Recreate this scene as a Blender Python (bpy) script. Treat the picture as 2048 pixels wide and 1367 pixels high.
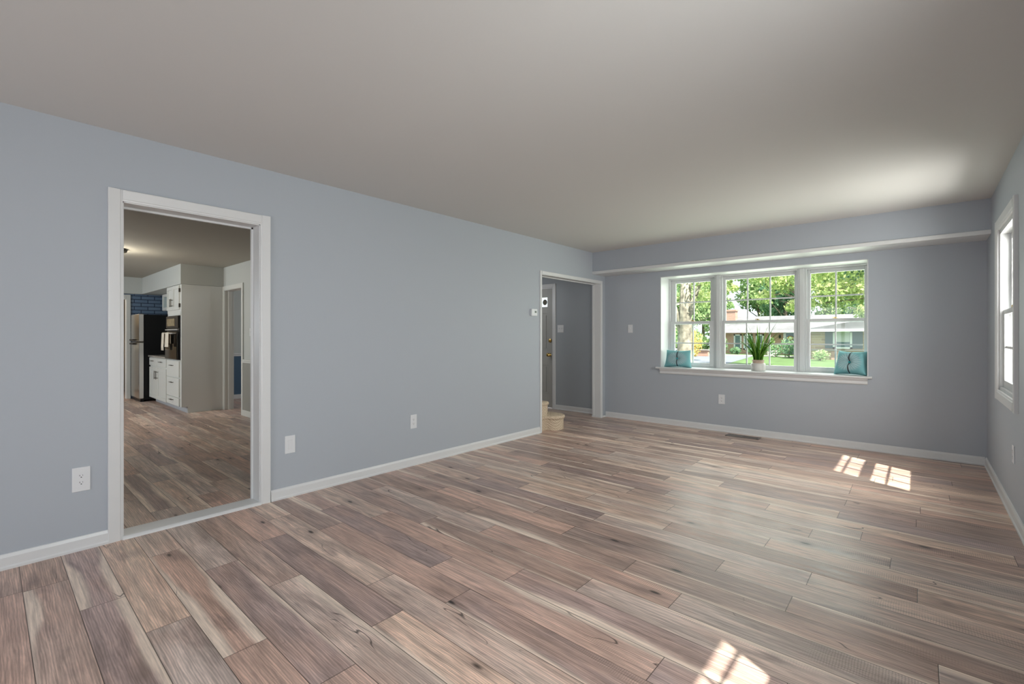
import bpy, bmesh, math, random
from mathutils import Vector, Matrix
from math import radians as R, sin, cos, pi

# ------------------------------------------------------------------ scene, camera, light
sc = bpy.context.scene
C = bpy.context.collection
for o in list(bpy.data.objects):
    bpy.data.objects.remove(o)
sc.view_settings.view_transform = 'Standard'
sc.view_settings.look = 'None'
sc.view_settings.gamma = 1.0
sc.view_settings.exposure = 0.2
sc.view_settings.use_curve_mapping = False
sc.cycles.max_bounces = 10
sc.cycles.diffuse_bounces = 6
sc.cycles.glossy_bounces = 4
sc.cycles.transparent_max_bounces = 12
sc.cycles.transmission_bounces = 6
sc.cycles.sample_clamp_indirect = 6.0
sc.cycles.caustics_reflective = False
sc.cycles.caustics_refractive = False

cam = bpy.data.cameras.new('camera')
cam_ob = bpy.data.objects.new('camera', cam)
C.objects.link(cam_ob)
cam.sensor_width = 36.0
cam.lens = 927.2 / 2048 * 36.0
cam.shift_y = -11.6 / 2048
cam.clip_start = 0.05
cam.clip_end = 400
cam_ob.location = (3.60, 0.0, 1.22)
cam_ob.rotation_euler = (R(90), 0, R(41.37))
sc.camera = cam_ob

W_ = bpy.data.worlds.new('world')
sc.world = W_
W_.use_nodes = True
wn = W_.node_tree.nodes
wn['Background'].inputs[0].default_value = (0.84, 0.92, 1.0, 1)
wn['Background'].inputs[1].default_value = 1.5

def sun_dir():
    return Vector((-0.882, 0.473, -1.40)).normalized()
sl = bpy.data.lights.new('sun', 'SUN')
sl.energy = 13.0
sl.angle = R(0.6)
sl.color = (1.0, 0.93, 0.83)
so = bpy.data.objects.new('sun', sl)
C.objects.link(so)
so.rotation_euler = sun_dir().to_track_quat('-Z', 'Y').to_euler()
so.location = (20, -10, 30)

def area(name, loc, target, sx, sy, power, color=(1, 1, 1), portal=False):
    l = bpy.data.lights.new(name, 'AREA')
    l.shape = 'RECTANGLE'
    l.size, l.size_y = sx, sy
    l.energy = power
    l.color = color
    if portal:
        l.cycles.is_portal = True
    o = bpy.data.objects.new(name, l)
    C.objects.link(o)
    o.location = loc
    d = Vector(target) - Vector(loc)
    o.rotation_euler = d.to_track_quat('-Z', 'Y').to_euler()
    return o

# daylight through the room's windows; patio and kitchen fills are added, unseen
area('daylight_bay', (2.03, 6.75, 1.45), (2.03, 0, 1.2), 2.4, 1.3, 36, (0.93, 1.0, 0.90))
area('daylight_right', (4.45, 4.85, 1.5), (0, 4.9, 0.4), 0.85, 1.2, 66, (1.0, 0.96, 0.92))
area('daylight_near', (4.45, 0.98, 1.5), (0.9, 3.6, 1.1), 0.85, 1.2, 74, (0.97, 0.98, 1.0))
area('patio_fill', (2.0, -2.75, 1.15), (2.0, 2.0, 1.2), 2.4, 2.0, 38, (0.90, 0.95, 1.0))  # fill lamp outside an added door opening, brightens the room
area('kitchen_fill', (-5.4, -1.9, 1.5), (-5.8, 2.0, 1.1), 1.4, 1.0, 64, (0.90, 0.97, 1.0))  # fill lamp outside an added, unseen window, brightens the cabinet fronts

# ------------------------------------------------------------------ helpers
OFF = {}

def new_obj(name, bm, mat, parent=None, smooth=False, bevel=0.0, loc=None, auto=40):
    """links a bmesh given in world coordinates as one mesh object"""
    off = Vector((0, 0, 0))
    if parent is not None:
        off = OFF[parent.name]
    elif loc is not None:
        off = Vector(loc)
    if off.length:
        bmesh.ops.translate(bm, verts=bm.verts, vec=-off)
    me = bpy.data.meshes.new(name)
    bm.normal_update()
    bm.to_mesh(me)
    bm.free()
    if mat is not None:
        if isinstance(mat, (list, tuple)):
            for m in mat:
                me.materials.append(m)
        else:
            me.materials.append(mat)
    o = bpy.data.objects.new(name, me)
    C.objects.link(o)
    if parent is not None:
        o.parent = parent
        OFF[o.name] = off
    else:
        o.location = off
        OFF[o.name] = off
    if smooth:
        for p in me.polygons:
            p.use_smooth = True
        try:
            me.set_sharp_from_angle(angle=R(auto))
        except Exception:
            pass
    if bevel > 0:
        b = o.modifiers.new('bevel', 'BEVEL')
        b.width = bevel
        b.segments = 2
        b.limit_method = 'ANGLE'
        b.angle_limit = R(40)
    return o

def tag(o, label=None, cat=None, group=None, kind=None):
    if label: o['label'] = label
    if cat: o['category'] = cat
    if group: o['group'] = group
    if kind: o['kind'] = kind
    return o

def thing(name, loc, label=None, cat=None, group=None, kind=None):
    o = bpy.data.objects.new(name, None)
    o.empty_display_size = 0.1
    C.objects.link(o)
    o.location = loc
    OFF[o.name] = Vector(loc)
    tag(o, label, cat, group, kind)
    return o

def struct(name, bm, mat, **k):
    o = new_obj(name, bm, mat, **k)
    if o.parent is None:
        o['kind'] = 'structure'
    return o

def kids(o):
    return [c for c in bpy.data.objects if c.parent is o]

def dup(root, loc, label=None, group=None, rz=None):
    r = root.copy()
    C.objects.link(r)
    r.location = loc
    if rz is not None:
        r.rotation_euler = (0, 0, rz)
    if label: r['label'] = label
    if group: r['group'] = group
    for ch in kids(root):
        c = ch.copy(); C.objects.link(c); c.parent = r
        for g in kids(ch):
            d = g.copy(); C.objects.link(d); d.parent = c
    return r

def bx(bm, x0, x1, y0, y1, z0, z1):
    if x0 > x1: x0, x1 = x1, x0
    if y0 > y1: y0, y1 = y1, y0
    if z0 > z1: z0, z1 = z1, z0
    v = [bm.verts.new(p) for p in ((x0, y0, z0), (x1, y0, z0), (x1, y1, z0), (x0, y1, z0),
                                   (x0, y0, z1), (x1, y0, z1), (x1, y1, z1), (x0, y1, z1))]
    for f in ((0, 3, 2, 1), (4, 5, 6, 7), (0, 1, 5, 4), (1, 2, 6, 5), (2, 3, 7, 6), (3, 0, 4, 7)):
        bm.faces.new([v[i] for i in f])
    return bm

def B(*boxes):
    bm = bmesh.new()
    for b in boxes:
        bx(bm, *b)
    return bm

def prism(bm, pts, axis, a, b):
    """extrude polygon pts (2D) along axis from a to b. axis 'x': pts=(y,z); 'y': (x,z); 'z': (x,y)"""
    def mk(p, t):
        return {'x': (t, p[0], p[1]), 'y': (p[0], t, p[1]), 'z': (p[0], p[1], t)}[axis]
    v0 = [bm.verts.new(mk(p, a)) for p in pts]
    v1 = [bm.verts.new(mk(p, b)) for p in pts]
    n = len(pts)
    fs = [bm.faces.new(v0), bm.faces.new(v1[::-1])]
    for i in range(n):
        fs.append(bm.faces.new([v0[i], v1[i], v1[(i + 1) % n], v0[(i + 1) % n]][::-1]))
    bmesh.ops.recalc_face_normals(bm, faces=fs)
    return bm

def lathe(bm, prof, cx, cy, cz, n=32, axis='z'):
    rings = []
    for r, h in prof:
        ring = []
        for i in range(n):
            a = 2 * pi * i / n
            if axis == 'z':
                p = (cx + r * cos(a), cy + r * sin(a), cz + h)
            elif axis == 'y':
                p = (cx + r * cos(a), cy + h, cz + r * sin(a))
            else:
                p = (cx + h, cy + r * cos(a), cz + r * sin(a))
            ring.append(bm.verts.new(p))
        rings.append(ring)
    fs = []
    for k in range(len(rings) - 1):
        for i in range(n):
            fs.append(bm.faces.new((rings[k][i], rings[k][(i + 1) % n], rings[k + 1][(i + 1) % n], rings[k + 1][i])))
    fs.append(bm.faces.new(rings[0][::-1]))
    fs.append(bm.faces.new(rings[-1]))
    bmesh.ops.recalc_face_normals(bm, faces=fs)
    return bm

def tube(bm, pts, r, n=8):
    pts = [Vector(p) for p in pts]
    rings = []
    for i, p in enumerate(pts):
        d = (pts[min(i + 1, len(pts) - 1)] - pts[max(i - 1, 0)]).normalized()
        a = d.orthogonal().normalized() if i == 0 else (rings_a - d * rings_a.dot(d)).normalized()
        rings_a = a
        b = d.cross(a)
        rr = r[i] if isinstance(r, (list, tuple)) else r
        rings.append([bm.verts.new(p + a * rr * cos(2 * pi * k / n) + b * rr * sin(2 * pi * k / n)) for k in range(n)])
    fs = []
    for k in range(len(rings) - 1):
        for i in range(n):
            fs.append(bm.faces.new((rings[k][i], rings[k][(i + 1) % n], rings[k + 1][(i + 1) % n], rings[k + 1][i])))
    fs.append(bm.faces.new(rings[0][::-1])); fs.append(bm.faces.new(rings[-1]))
    bmesh.ops.recalc_face_normals(bm, faces=fs)
    return bm

# ------------------------------------------------------------------ materials
def srgb(r, g, b):
    f = lambda c: ((c / 255 + 0.055) / 1.055) ** 2.4 if c / 255 > 0.04045 else c / 255 / 12.92
    return (f(r), f(g), f(b), 1)

def mat(name, col, rough=0.5, metal=0.0, spec=0.5, bump=0.0, bscale=200.0, var=0.0, vscale=3.0, coat=0.0, emit=None):
    m = bpy.data.materials.new(name)
    m.use_nodes = True
    nt = m.node_tree; N = nt.nodes; L = nt.links
    p = N['Principled BSDF']
    p.inputs['Base Color'].default_value = col if len(col) == 4 else (*col, 1)
    p.inputs['Roughness'].default_value = rough
    p.inputs['Metallic'].default_value = metal
    p.inputs['Specular IOR Level'].default_value = spec
    if coat: p.inputs['Coat Weight'].default_value = coat
    if emit:
        p.inputs['Emission Color'].default_value = (*emit[0], 1)
        p.inputs['Emission Strength'].default_value = emit[1]
    tc = N.new('ShaderNodeTexCoord')
    if bump:
        n = N.new('ShaderNodeTexNoise'); n.inputs['Scale'].default_value = bscale; n.inputs['Detail'].default_value = 3
        L.new(tc.outputs['Object'], n.inputs['Vector'])
        b = N.new('ShaderNodeBump'); b.inputs['Strength'].default_value = bump; b.inputs['Distance'].default_value = 0.002
        L.new(n.outputs['Fac'], b.inputs['Height']); L.new(b.outputs[0], p.inputs['Normal'])
    if var:
        n = N.new('ShaderNodeTexNoise'); n.inputs['Scale'].default_value = vscale; n.inputs['Detail'].default_value = 4
        L.new(tc.outputs['Object'], n.inputs['Vector'])
        mr = N.new('ShaderNodeMapRange'); mr.inputs[1].default_value = 0.3; mr.inputs[2].default_value = 0.7
        mr.inputs[3].default_value = 1 - var; mr.inputs[4].default_value = 1 + var
        L.new(n.outputs['Fac'], mr.inputs[0])
        mx = N.new('ShaderNodeVectorMath'); mx.operation = 'SCALE'
        mx.inputs[0].default_value = p.inputs['Base Color'].default_value[:3]
        L.new(mr.outputs[0], mx.inputs['Scale']); L.new(mx.outputs[0], p.inputs['Base Color'])
    return m

M = {}
M['wall'] = mat('wall_paint', (0.42, 0.452, 0.497), 0.55, spec=0.35, bump=0.08, bscale=350)
M['ceil'] = mat('ceiling_paint', (0.60, 0.59, 0.575), 0.9, spec=0.2, bump=0.06, bscale=250)
M['trim'] = mat('white_trim', (0.68, 0.685, 0.69), 0.35, spec=0.45, bump=0.03, bscale=60)
M['sash'] = mat('white_vinyl', (0.60, 0.61, 0.615), 0.32)
M['plate'] = mat('white_plastic', (0.72, 0.73, 0.75), 0.35)
M['slot'] = mat('dark_slot', (0.015, 0.015, 0.017), 0.6)
M['brass'] = mat('brass', (0.62, 0.42, 0.14), 0.25, metal=1.0)
M['cab'] = mat('cabinet_white', (0.66, 0.67, 0.64), 0.38)
M['panel'] = mat('cabinet_side_panel', (0.68, 0.70, 0.69), 0.5)
M['kwall'] = mat('kitchen_wall_paint', (0.51, 0.53, 0.51), 0.6)
M['blue'] = mat('blue_dado_paint', (0.055, 0.11, 0.18), 0.5)
M['dado'] = mat('grey_beadboard', (0.33, 0.33, 0.30), 0.5)
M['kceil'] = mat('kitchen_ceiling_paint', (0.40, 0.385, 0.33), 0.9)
M['steel'] = mat('stainless_steel', (0.62, 0.60, 0.56), 0.22, metal=1.0)
M['steel_edge'] = mat('stainless_edge', (0.62, 0.61, 0.58), 0.4, metal=0.6)
M['black'] = mat('black_appliance', (0.004, 0.004, 0.005), 0.35, spec=0.3)
M['oven_glass'] = mat('black_oven_glass', (0.012, 0.010, 0.008), 0.06, spec=0.8)
M['handle'] = mat('dark_nickel', (0.10, 0.09, 0.075), 0.35, metal=0.8)
M['counter'] = mat('counter_stone', (0.33, 0.31, 0.28), 0.2, var=0.35, vscale=40)
M['bronze'] = mat('bronze', (0.05, 0.045, 0.03), 0.4, metal=0.6)
M['towel'] = mat('towel_cotton', (0.66, 0.60, 0.50), 0.9, bump=0.4, bscale=400)
M['toe'] = mat('toe_kick', (0.45, 0.47, 0.50), 0.5)
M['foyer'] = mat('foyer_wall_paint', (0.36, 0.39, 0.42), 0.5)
M['door'] = mat('grey_door_paint', (0.42, 0.42, 0.40), 0.45)
M['white_gloss'] = mat('white_enamel', (0.7, 0.7, 0.68), 0.2)
M['laundry'] = mat('laundry_wall', (0.30, 0.24, 0.16), 0.7)
M['lampglass'] = mat('lamp_glass', (0.9, 0.87, 0.8), 0.4, emit=((1.0, 0.85, 0.6), 2.5))
M['lcd'] = mat('lcd', (0.10, 0.12, 0.10), 0.3)

def carpet_mat():
    m = mat('beige_carpet', (0.62, 0.52, 0.40), 0.95, spec=0.1)
    nt = m.node_tree; N = nt.nodes; L = nt.links; p = N['Principled BSDF']
    tc = N.new('ShaderNodeTexCoord')
    mp = N.new('ShaderNodeMapping'); mp.inputs['Rotation'].default_value = (R(45), R(0), R(45))
    L.new(tc.outputs['Object'], mp.inputs[0])
    v = N.new('ShaderNodeTexVoronoi'); v.inputs['Scale'].default_value = 55; v.inputs['Randomness'].default_value = 0.15
    L.new(mp.outputs[0], v.inputs['Vector'])
    cr = N.new('ShaderNodeValToRGB')
    cr.color_ramp.elements[0].color = (0.74, 0.62, 0.48, 1); cr.color_ramp.elements[1].color = (0.36, 0.27, 0.18, 1)
    cr.color_ramp.elements[0].position = 0.25; cr.color_ramp.elements[1].position = 0.85
    L.new(v.outputs['Distance'], cr.inputs[0]); L.new(cr.outputs[0], p.inputs['Base Color'])
    b = N.new('ShaderNodeBump'); b.inputs['Strength'].default_value = 0.8; b.inputs['Distance'].default_value = 0.006; b.invert = True
    L.new(v.outputs['Distance'], b.inputs['Height']); L.new(b.outputs[0], p.inputs['Normal'])
    return m
M['carpet'] = carpet_mat()

def glass_mat(name, tint=(0.97, 0.99, 0.98), refl=0.06):
    m = bpy.data.materials.new(name); m.use_nodes = True
    N = m.node_tree.nodes; L = m.node_tree.links
    N.remove(N['Principled BSDF'])
    t = N.new('ShaderNodeBsdfTransparent'); t.inputs[0].default_value = (*tint, 1)
    g = N.new('ShaderNodeBsdfGlossy'); g.inputs['Roughness'].default_value = 0.02
    fr = N.new('ShaderNodeFresnel')      # same reflectance from either side of the pane
    ge = N.new('ShaderNodeNewGeometry'); io = N.new('ShaderNodeMapRange')
    io.inputs[3].default_value = 1.35; io.inputs[4].default_value = 1 / 1.35
    L.new(ge.outputs['Backfacing'], io.inputs[0]); L.new(io.outputs[0], fr.inputs['IOR'])
    mx = N.new('ShaderNodeMixShader')
    L.new(fr.outputs[0], mx.inputs[0]); L.new(t.outputs[0], mx.inputs[1]); L.new(g.outputs[0], mx.inputs[2])
    L.new(mx.outputs[0], N['Material Output'].inputs['Surface'])
    return m
M['glass'] = glass_mat('window_glass')

def brick_mat(name, c1, c2, mortar, bw, bh, ms=0.06, rough=0.8, bump=0.5, rot=None):
    """brick courses: object coordinates, wall along x (rot None) or along y"""
    m = bpy.data.materials.new(name); m.use_nodes = True
    N = m.node_tree.nodes; L = m.node_tree.links; p = N['Principled BSDF']
    tc = N.new('ShaderNodeTexCoord')
    sp = N.new('ShaderNodeSeparateXYZ'); cb = N.new('ShaderNodeCombineXYZ')
    L.new(tc.outputs['Object'], sp.inputs[0])
    L.new(sp.outputs['Y' if rot else 'X'], cb.inputs[0]); L.new(sp.outputs['Z'], cb.inputs[1])
    b = N.new('ShaderNodeTexBrick')
    b.inputs['Color1'].default_value = (*c1, 1); b.inputs['Color2'].default_value = (*c2, 1); b.inputs['Mortar'].default_value = (*mortar, 1)
    b.inputs['Scale'].default_value = 1.0; b.inputs['Brick Width'].default_value = bw; b.inputs['Row Height'].default_value = bh
    b.inputs['Mortar Size'].default_value = ms * bh; b.inputs['Mortar Smooth'].default_value = 0.1
    L.new(cb.outputs[0], b.inputs['Vector'])
    L.new(b.outputs['Color'], p.inputs['Base Color'])
    bp = N.new('ShaderNodeBump'); bp.inputs['Strength'].default_value = bump; bp.inputs['Distance'].default_value = 0.01; bp.invert = True
    L.new(b.outputs['Fac'], bp.inputs['Height']); L.new(bp.outputs[0], p.inputs['Normal'])
    p.inputs['Roughness'].default_value = rough
    return m
M['bluebrick'] = brick_mat('painted_blue_brick', (0.12, 0.19, 0.29), (0.15, 0.22, 0.32), (0.02, 0.035, 0.07), 0.215, 0.0695, 0.10, 0.5, rot=True)
M['brick'] = brick_mat('house_brick', (0.42, 0.22, 0.16), (0.52, 0.30, 0.22), (0.5, 0.42, 0.36), 0.22, 0.075, 0.12)
M['stone'] = brick_mat('ledge_stone', (0.50, 0.38, 0.24), (0.36, 0.25, 0.16), (0.5, 0.42, 0.32), 0.9, 0.22, 0.10)

def floor_mat():
    m = bpy.data.materials.new('walnut_laminate_planks'); m.use_nodes = True
    N = m.node_tree.nodes; L = m.node_tree.links; p = N['Principled BSDF']
    uv = N.new('ShaderNodeUVMap'); uv.uv_map = 'plank'      # metres along and across, shifted per plank
    loc = N.new('ShaderNodeUVMap'); loc.uv_map = 'local'    # u: metres from end, v 0..1 across
    sap = N.new('ShaderNodeUVMap'); sap.uv_map = 'sap'
    tone = N.new('ShaderNodeVertexColor'); tone.layer_name = 'tone'
    def math_(op, a, b=None, c=None, clamp=False):
        n = N.new('ShaderNodeMath'); n.operation = op; n.use_clamp = clamp
        for i, x in enumerate((a, b, c)):
            if x is None: continue
            if isinstance(x, (int, float)): n.inputs[i].default_value = x
            else: L.new(x, n.inputs[i])
        return n.outputs[0]
    def noise(vec, scale, detail=4, rough=0.55, dist=0.0):
        n = N.new('ShaderNodeTexNoise'); n.inputs['Scale'].default_value = scale; n.inputs['Detail'].default_value = detail
        n.inputs['Roughness'].default_value = rough; n.inputs['Distortion'].default_value = dist
        L.new(vec, n.inputs['Vector']); return n.outputs['Fac']
    def mapping(vec, s):
        n = N.new('ShaderNodeMapping'); n.inputs['Scale'].default_value = s; L.new(vec, n.inputs[0]); return n.outputs[0]
    def mix(fac, a, b, mode='MIX'):
        n = N.new('ShaderNodeMix'); n.data_type = 'RGBA'; n.blend_type = mode
        if isinstance(fac, (int, float)): n.inputs[0].default_value = fac
        else: L.new(fac, n.inputs[0])
        for k, x in ((6, a), (7, b)):
            if isinstance(x, tuple): n.inputs[k].default_value = (*x, 1)
            else: L.new(x, n.inputs[k])
        return n.outputs[2]
    def ramp(x, a, b, lo=0.0, hi=1.0):
        n = N.new('ShaderNodeMapRange'); n.clamp = True
        n.interpolation_type = 'SMOOTHSTEP'
        L.new(x, n.inputs[0])
        for i, v in zip((1, 2, 3, 4), (a, b, lo, hi)):
            if isinstance(v, (int, float)): n.inputs[i].default_value = v
            else: L.new(v, n.inputs[i])
        return n.outputs[0]
    U = uv.outputs[0]
    # fine grain
    g1 = noise(mapping(U, (3.5, 95, 1)), 1.0, 6, 0.65)
    g2 = noise(mapping(U, (1.6, 16, 1)), 1.0, 5, 0.6, 1.2)
    # cathedral growth rings
    wv = N.new('ShaderNodeTexWave'); wv.wave_type = 'BANDS'; wv.bands_direction = 'Y'
    wv.inputs['Scale'].default_value = 7.0; wv.inputs['Distortion'].default_value = 9.0; wv.inputs['Detail'].default_value = 3
    wv.inputs['Detail Scale'].default_value = 0.9
    L.new(mapping(U, (0.7, 5.0, 1)), wv.inputs['Vector'])
    # saw marks across the plank
    sw = N.new('ShaderNodeTexWave'); sw.bands_direction = 'X'; sw.inputs['Scale'].default_value = 22; sw.inputs['Distortion'].default_value = 3.0
    sw.inputs['Detail'].default_value = 2
    L.new(mapping(U, (1.6, 0.9, 1)), sw.inputs['Vector'])
    swm = ramp(noise(mapping(U, (1.4, 5, 1)), 1.0, 2), 0.52, 0.66)
    col = tone.outputs[0]
    big = noise(mapping(U, (2.2, 6, 1)), 1.0, 3)
    hue = mix(ramp(big, 0.42, 0.68, 0.0, 0.5), col, (0.57, 0.375, 0.300))
    hue = mix(ramp(noise(mapping(U, (1.7, 7, 3)), 1.3, 4, 0.6, 0.6), 0.50, 0.72, 0.0, 0.56), hue, (0.265, 0.190, 0.175))
    s1 = ramp(g1, 0.3, 0.75, 0.72, 1.24)
    s2 = ramp(g2, 0.3, 0.72, 0.74, 1.22)
    s3 = ramp(wv.outputs['Fac'], 0.0, 1.0, 0.87, 1.12)
    s4 = math_('SUBTRACT', 1.0, math_('MULTIPLY', math_('MULTIPLY', ramp(sw.outputs['Fac'], 0.5, 1.0), swm), 0.24))
    k = math_('MULTIPLY', math_('MULTIPLY', s1, s2), math_('MULTIPLY', s3, s4))
    def scale(v, k):
        n = N.new('ShaderNodeVectorMath'); n.operation = 'SCALE'
        if isinstance(v, tuple): n.inputs[0].default_value = v
        else: L.new(v, n.inputs[0])
        L.new(k, n.inputs['Scale']); return n.outputs[0]
    base = scale(hue, k)
    # sapwood along either edge
    sx = N.new('ShaderNodeSeparateXYZ'); L.new(loc.outputs[0], sx.inputs[0])
    sa = N.new('ShaderNodeSeparateXYZ'); L.new(sap.outputs[0], sa.inputs[0])
    v = sx.outputs['Y']; u = sx.outputs['X']
    wob = noise(mapping(U, (1.25, 0.8, 1)), 1.0, 2, 0.4)
    wob2 = noise(mapping(U, (8, 9, 1)), 1.0, 3, 0.6)
    def sapmask(vv, amt):
        w = math_('MULTIPLY', ramp(wob, 0.34, 0.72, 0.03, 0.34), amt)
        d = math_('SUBTRACT', vv, math_('ADD', w, math_('MULTIPLY', math_('SUBTRACT', wob2, 0.5), 0.07)))
        return math_('MULTIPLY', ramp(d, -0.10, 0.09, 1.0, 0.0), math_('MINIMUM', math_('MULTIPLY', amt, 4.0), 1.0))
    m1 = sapmask(v, sa.outputs['X'])
    m2 = sapmask(math_('SUBTRACT', 1.0, v), sa.outputs['Y'])
    ms = math_('MAXIMUM', m1, m2)
    sapc = scale((0.82, 0.67, 0.56), math_('MULTIPLY', s1, ramp(g2, 0.3, 0.72, 0.9, 1.1)))
    base = mix(ms, base, sapc)
    # knots and cracks
    vo = N.new('ShaderNodeTexVoronoi'); vo.inputs['Scale'].default_value = 1.0
    L.new(mapping(U, (2.4, 7.0, 1)), vo.inputs['Vector'])
    cell = N.new('ShaderNodeSeparateXYZ'); L.new(vo.outputs['Color'], cell.inputs[0])
    kn = math_('MULTIPLY', ramp(vo.outputs['Distance'], 0.03, 0.10, 1.0, 0.0), ramp(cell.outputs['X'], 0.50, 0.52))
    halo = math_('MULTIPLY', ramp(vo.outputs['Distance'], 0.05, 0.34, 0.45, 0.0), ramp(cell.outputs['X'], 0.50, 0.52))
    base = mix(halo, base, (0.17, 0.115, 0.10))
    base = mix(math_('MULTIPLY', kn, 0.9), base, (0.02, 0.015, 0.013))
    cn = noise(mapping(U, (1.3, 6.5, 1)), 1.0, 2, 0.4)
    cr_ = ramp(math_('ABSOLUTE', math_('SUBTRACT', cn, 0.5)), 0.0, 0.005, 1.0, 0.0)
    cm = ramp(noise(mapping(U, (1.1, 3.1, 2)), 1.0, 1), 0.57, 0.63)
    base = mix(math_('MULTIPLY', math_('MULTIPLY', cr_, cm), 0.85), base, (0.03, 0.02, 0.018))
    # bevel groove at the joints
    dv = math_('MULTIPLY', math_('MINIMUM', v, math_('SUBTRACT', 1.0, v)), 0.159)
    du = math_('MINIMUM', u, math_('SUBTRACT', 1.21, u))
    de = math_('MINIMUM', dv, du)
    gr = ramp(de, 0.0008, 0.0022, 1.0, 0.0)
    base = mix(math_('MULTIPLY', gr, 0.85), base, (0.04, 0.025, 0.018))
    L.new(base, p.inputs['Base Color'])
    L.new(ramp(g2, 0.3, 0.7, 0.30, 0.42), p.inputs['Roughness'])
    p.inputs['Specular IOR Level'].default_value = 0.35
    h = math_('SUBTRACT', math_('MULTIPLY', g1, 0.25), math_('MULTIPLY', gr, 1.0))
    b = N.new('ShaderNodeBump'); b.inputs['Strength'].default_value = 0.35; b.inputs['Distance'].default_value = 0.0015
    L.new(h, b.inputs['Height']); L.new(b.outputs[0], p.inputs['Normal'])
    return m
M['floor'] = floor_mat()

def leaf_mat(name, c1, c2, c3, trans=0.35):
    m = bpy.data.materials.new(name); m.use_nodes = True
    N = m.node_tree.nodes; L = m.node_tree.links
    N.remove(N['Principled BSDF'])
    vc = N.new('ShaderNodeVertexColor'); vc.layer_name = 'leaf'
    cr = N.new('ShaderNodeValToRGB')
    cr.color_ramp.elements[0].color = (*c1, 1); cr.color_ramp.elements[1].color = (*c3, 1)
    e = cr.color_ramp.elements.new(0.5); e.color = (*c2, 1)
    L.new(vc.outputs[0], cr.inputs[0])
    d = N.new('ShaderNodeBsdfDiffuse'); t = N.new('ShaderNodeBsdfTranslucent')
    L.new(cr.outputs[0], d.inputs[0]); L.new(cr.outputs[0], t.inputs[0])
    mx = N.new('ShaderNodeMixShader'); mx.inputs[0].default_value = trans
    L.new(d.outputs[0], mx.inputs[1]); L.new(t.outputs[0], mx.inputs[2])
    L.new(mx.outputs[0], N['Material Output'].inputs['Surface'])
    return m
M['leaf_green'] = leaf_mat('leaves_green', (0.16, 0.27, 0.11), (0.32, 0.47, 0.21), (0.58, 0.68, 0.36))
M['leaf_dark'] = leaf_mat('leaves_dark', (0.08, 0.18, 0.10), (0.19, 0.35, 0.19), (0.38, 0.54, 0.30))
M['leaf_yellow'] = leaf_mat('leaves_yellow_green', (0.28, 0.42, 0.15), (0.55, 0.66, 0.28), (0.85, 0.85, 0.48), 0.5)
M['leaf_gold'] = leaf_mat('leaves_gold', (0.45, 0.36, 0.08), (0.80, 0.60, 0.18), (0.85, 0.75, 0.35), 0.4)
M['bark'] = mat('tree_bark', (0.42, 0.38, 0.33), 0.9, var=0.45, vscale=2.5)
M['bark_dark'] = mat('branch_bark', (0.22, 0.17, 0.13), 0.9)
M['roof'] = mat('light_shingle_roof', (0.19, 0.19, 0.20), 0.9, var=0.35, vscale=0.6)
M['siding'] = mat('eave_white', (0.75, 0.78, 0.80), 0.5)
M['hwin'] = mat('house_window_glass', (0.10, 0.17, 0.19), 0.1, spec=0.8)
M['shutter'] = mat('slate_shutter', (0.09, 0.13, 0.15), 0.6)
M['grass'] = mat('lawn_grass', (0.085, 0.155, 0.045), 0.9, var=0.35, vscale=1.2)
M['asphalt'] = mat('driveway_asphalt', (0.17, 0.19, 0.225), 0.9, var=0.1, vscale=1.0)
M['concrete'] = mat('pale_concrete', (0.36, 0.34, 0.32), 0.9, var=0.08, vscale=2)
M['planter'] = mat('white_planter', (0.80, 0.77, 0.74), 0.6)
M['blinds'] = mat('pale_blind', (0.55, 0.58, 0.58), 0.7)

# ------------------------------------------------------------------ floor: laminate planks 1.21 m x 0.159 m
ROW, Y0, PL = 0.159, 0.117, 1.21
PHASE = {-1: .38, 0: .39, 1: .80, 2: 0.0, 3: .41, 4: .81, 5: .01, 6: .66, 7: .36, 8: .76, 9: .45, 10: .83, 11: 1.15,
         12: .33, 13: .02, 14: .73, 15: .38, 16: .76, 17: 1.17, 18: .5, 19: 1.06, 20: .67, 21: .91, 22: .36, 23: .76,
         24: 1.16, 25: .77, 26: 1.18}
TONES = {-1: [(0.17, 'B', ''), (0.58, 'R', '')], 0: [(0.2, 'B', ''), (0.87, 'B', '-')],
         1: [(0.39, 'P', '+-'), (1.05, 'P', '+')], 2: [(0.79, 'T', ''), (1.37, 'G', '')],
         3: [(0.27, 'G', ''), (1.21, 'R', '+-'), (1.73, 'R', '')],
         4: [(0.48, 'G', ''), (1.23, 'P', '+'), (2.05, 'R', '')], 5: [(0.68, 'B', ''), (1.31, 'G', '+')],
         6: [(1.51, 'P', ''), (1.96, 'T', '-')], 7: [(1.0, 'T', ''), (1.72, 'G', '')], 8: [(1.0, 'R', ''), (2.38, 'P', '-')],
         9: [(1.49, 'P', ''), (1.77, 'R', '+'), (2.9, 'P', '+')],
         10: [(0.7, 'T', ''), (1.83, 'R', ''), (2.22, 'P', '-')], 11: [(1.06, 'D', ''), (1.83, 'D', '+-'), (2.65, 'G', '+')],
         12: [(1.41, 'G', ''), (2.07, 'R', ''), (2.86, 'G', '')],
         14: [(1.7, 'R', ''), (2.68, 'D', '-'), (3.37, 'D', '+')], 15: [(2.45, 'D', ''), (2.92, 'G', '')],
         16: [(3.27, 'T', '')], 17: [(3.1, 'D', ''), (3.78, 'T', '')], 20: [(2.83, 'B', '')]}
TC = {'B': (0.560, 0.400, 0.330), 'R': (0.625, 0.430, 0.355), 'G': (0.630, 0.500, 0.435), 'T': (0.720, 0.540, 0.440),
      'P': (0.460, 0.340, 0.312), 'D': (0.450, 0.325, 0.275)}

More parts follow.
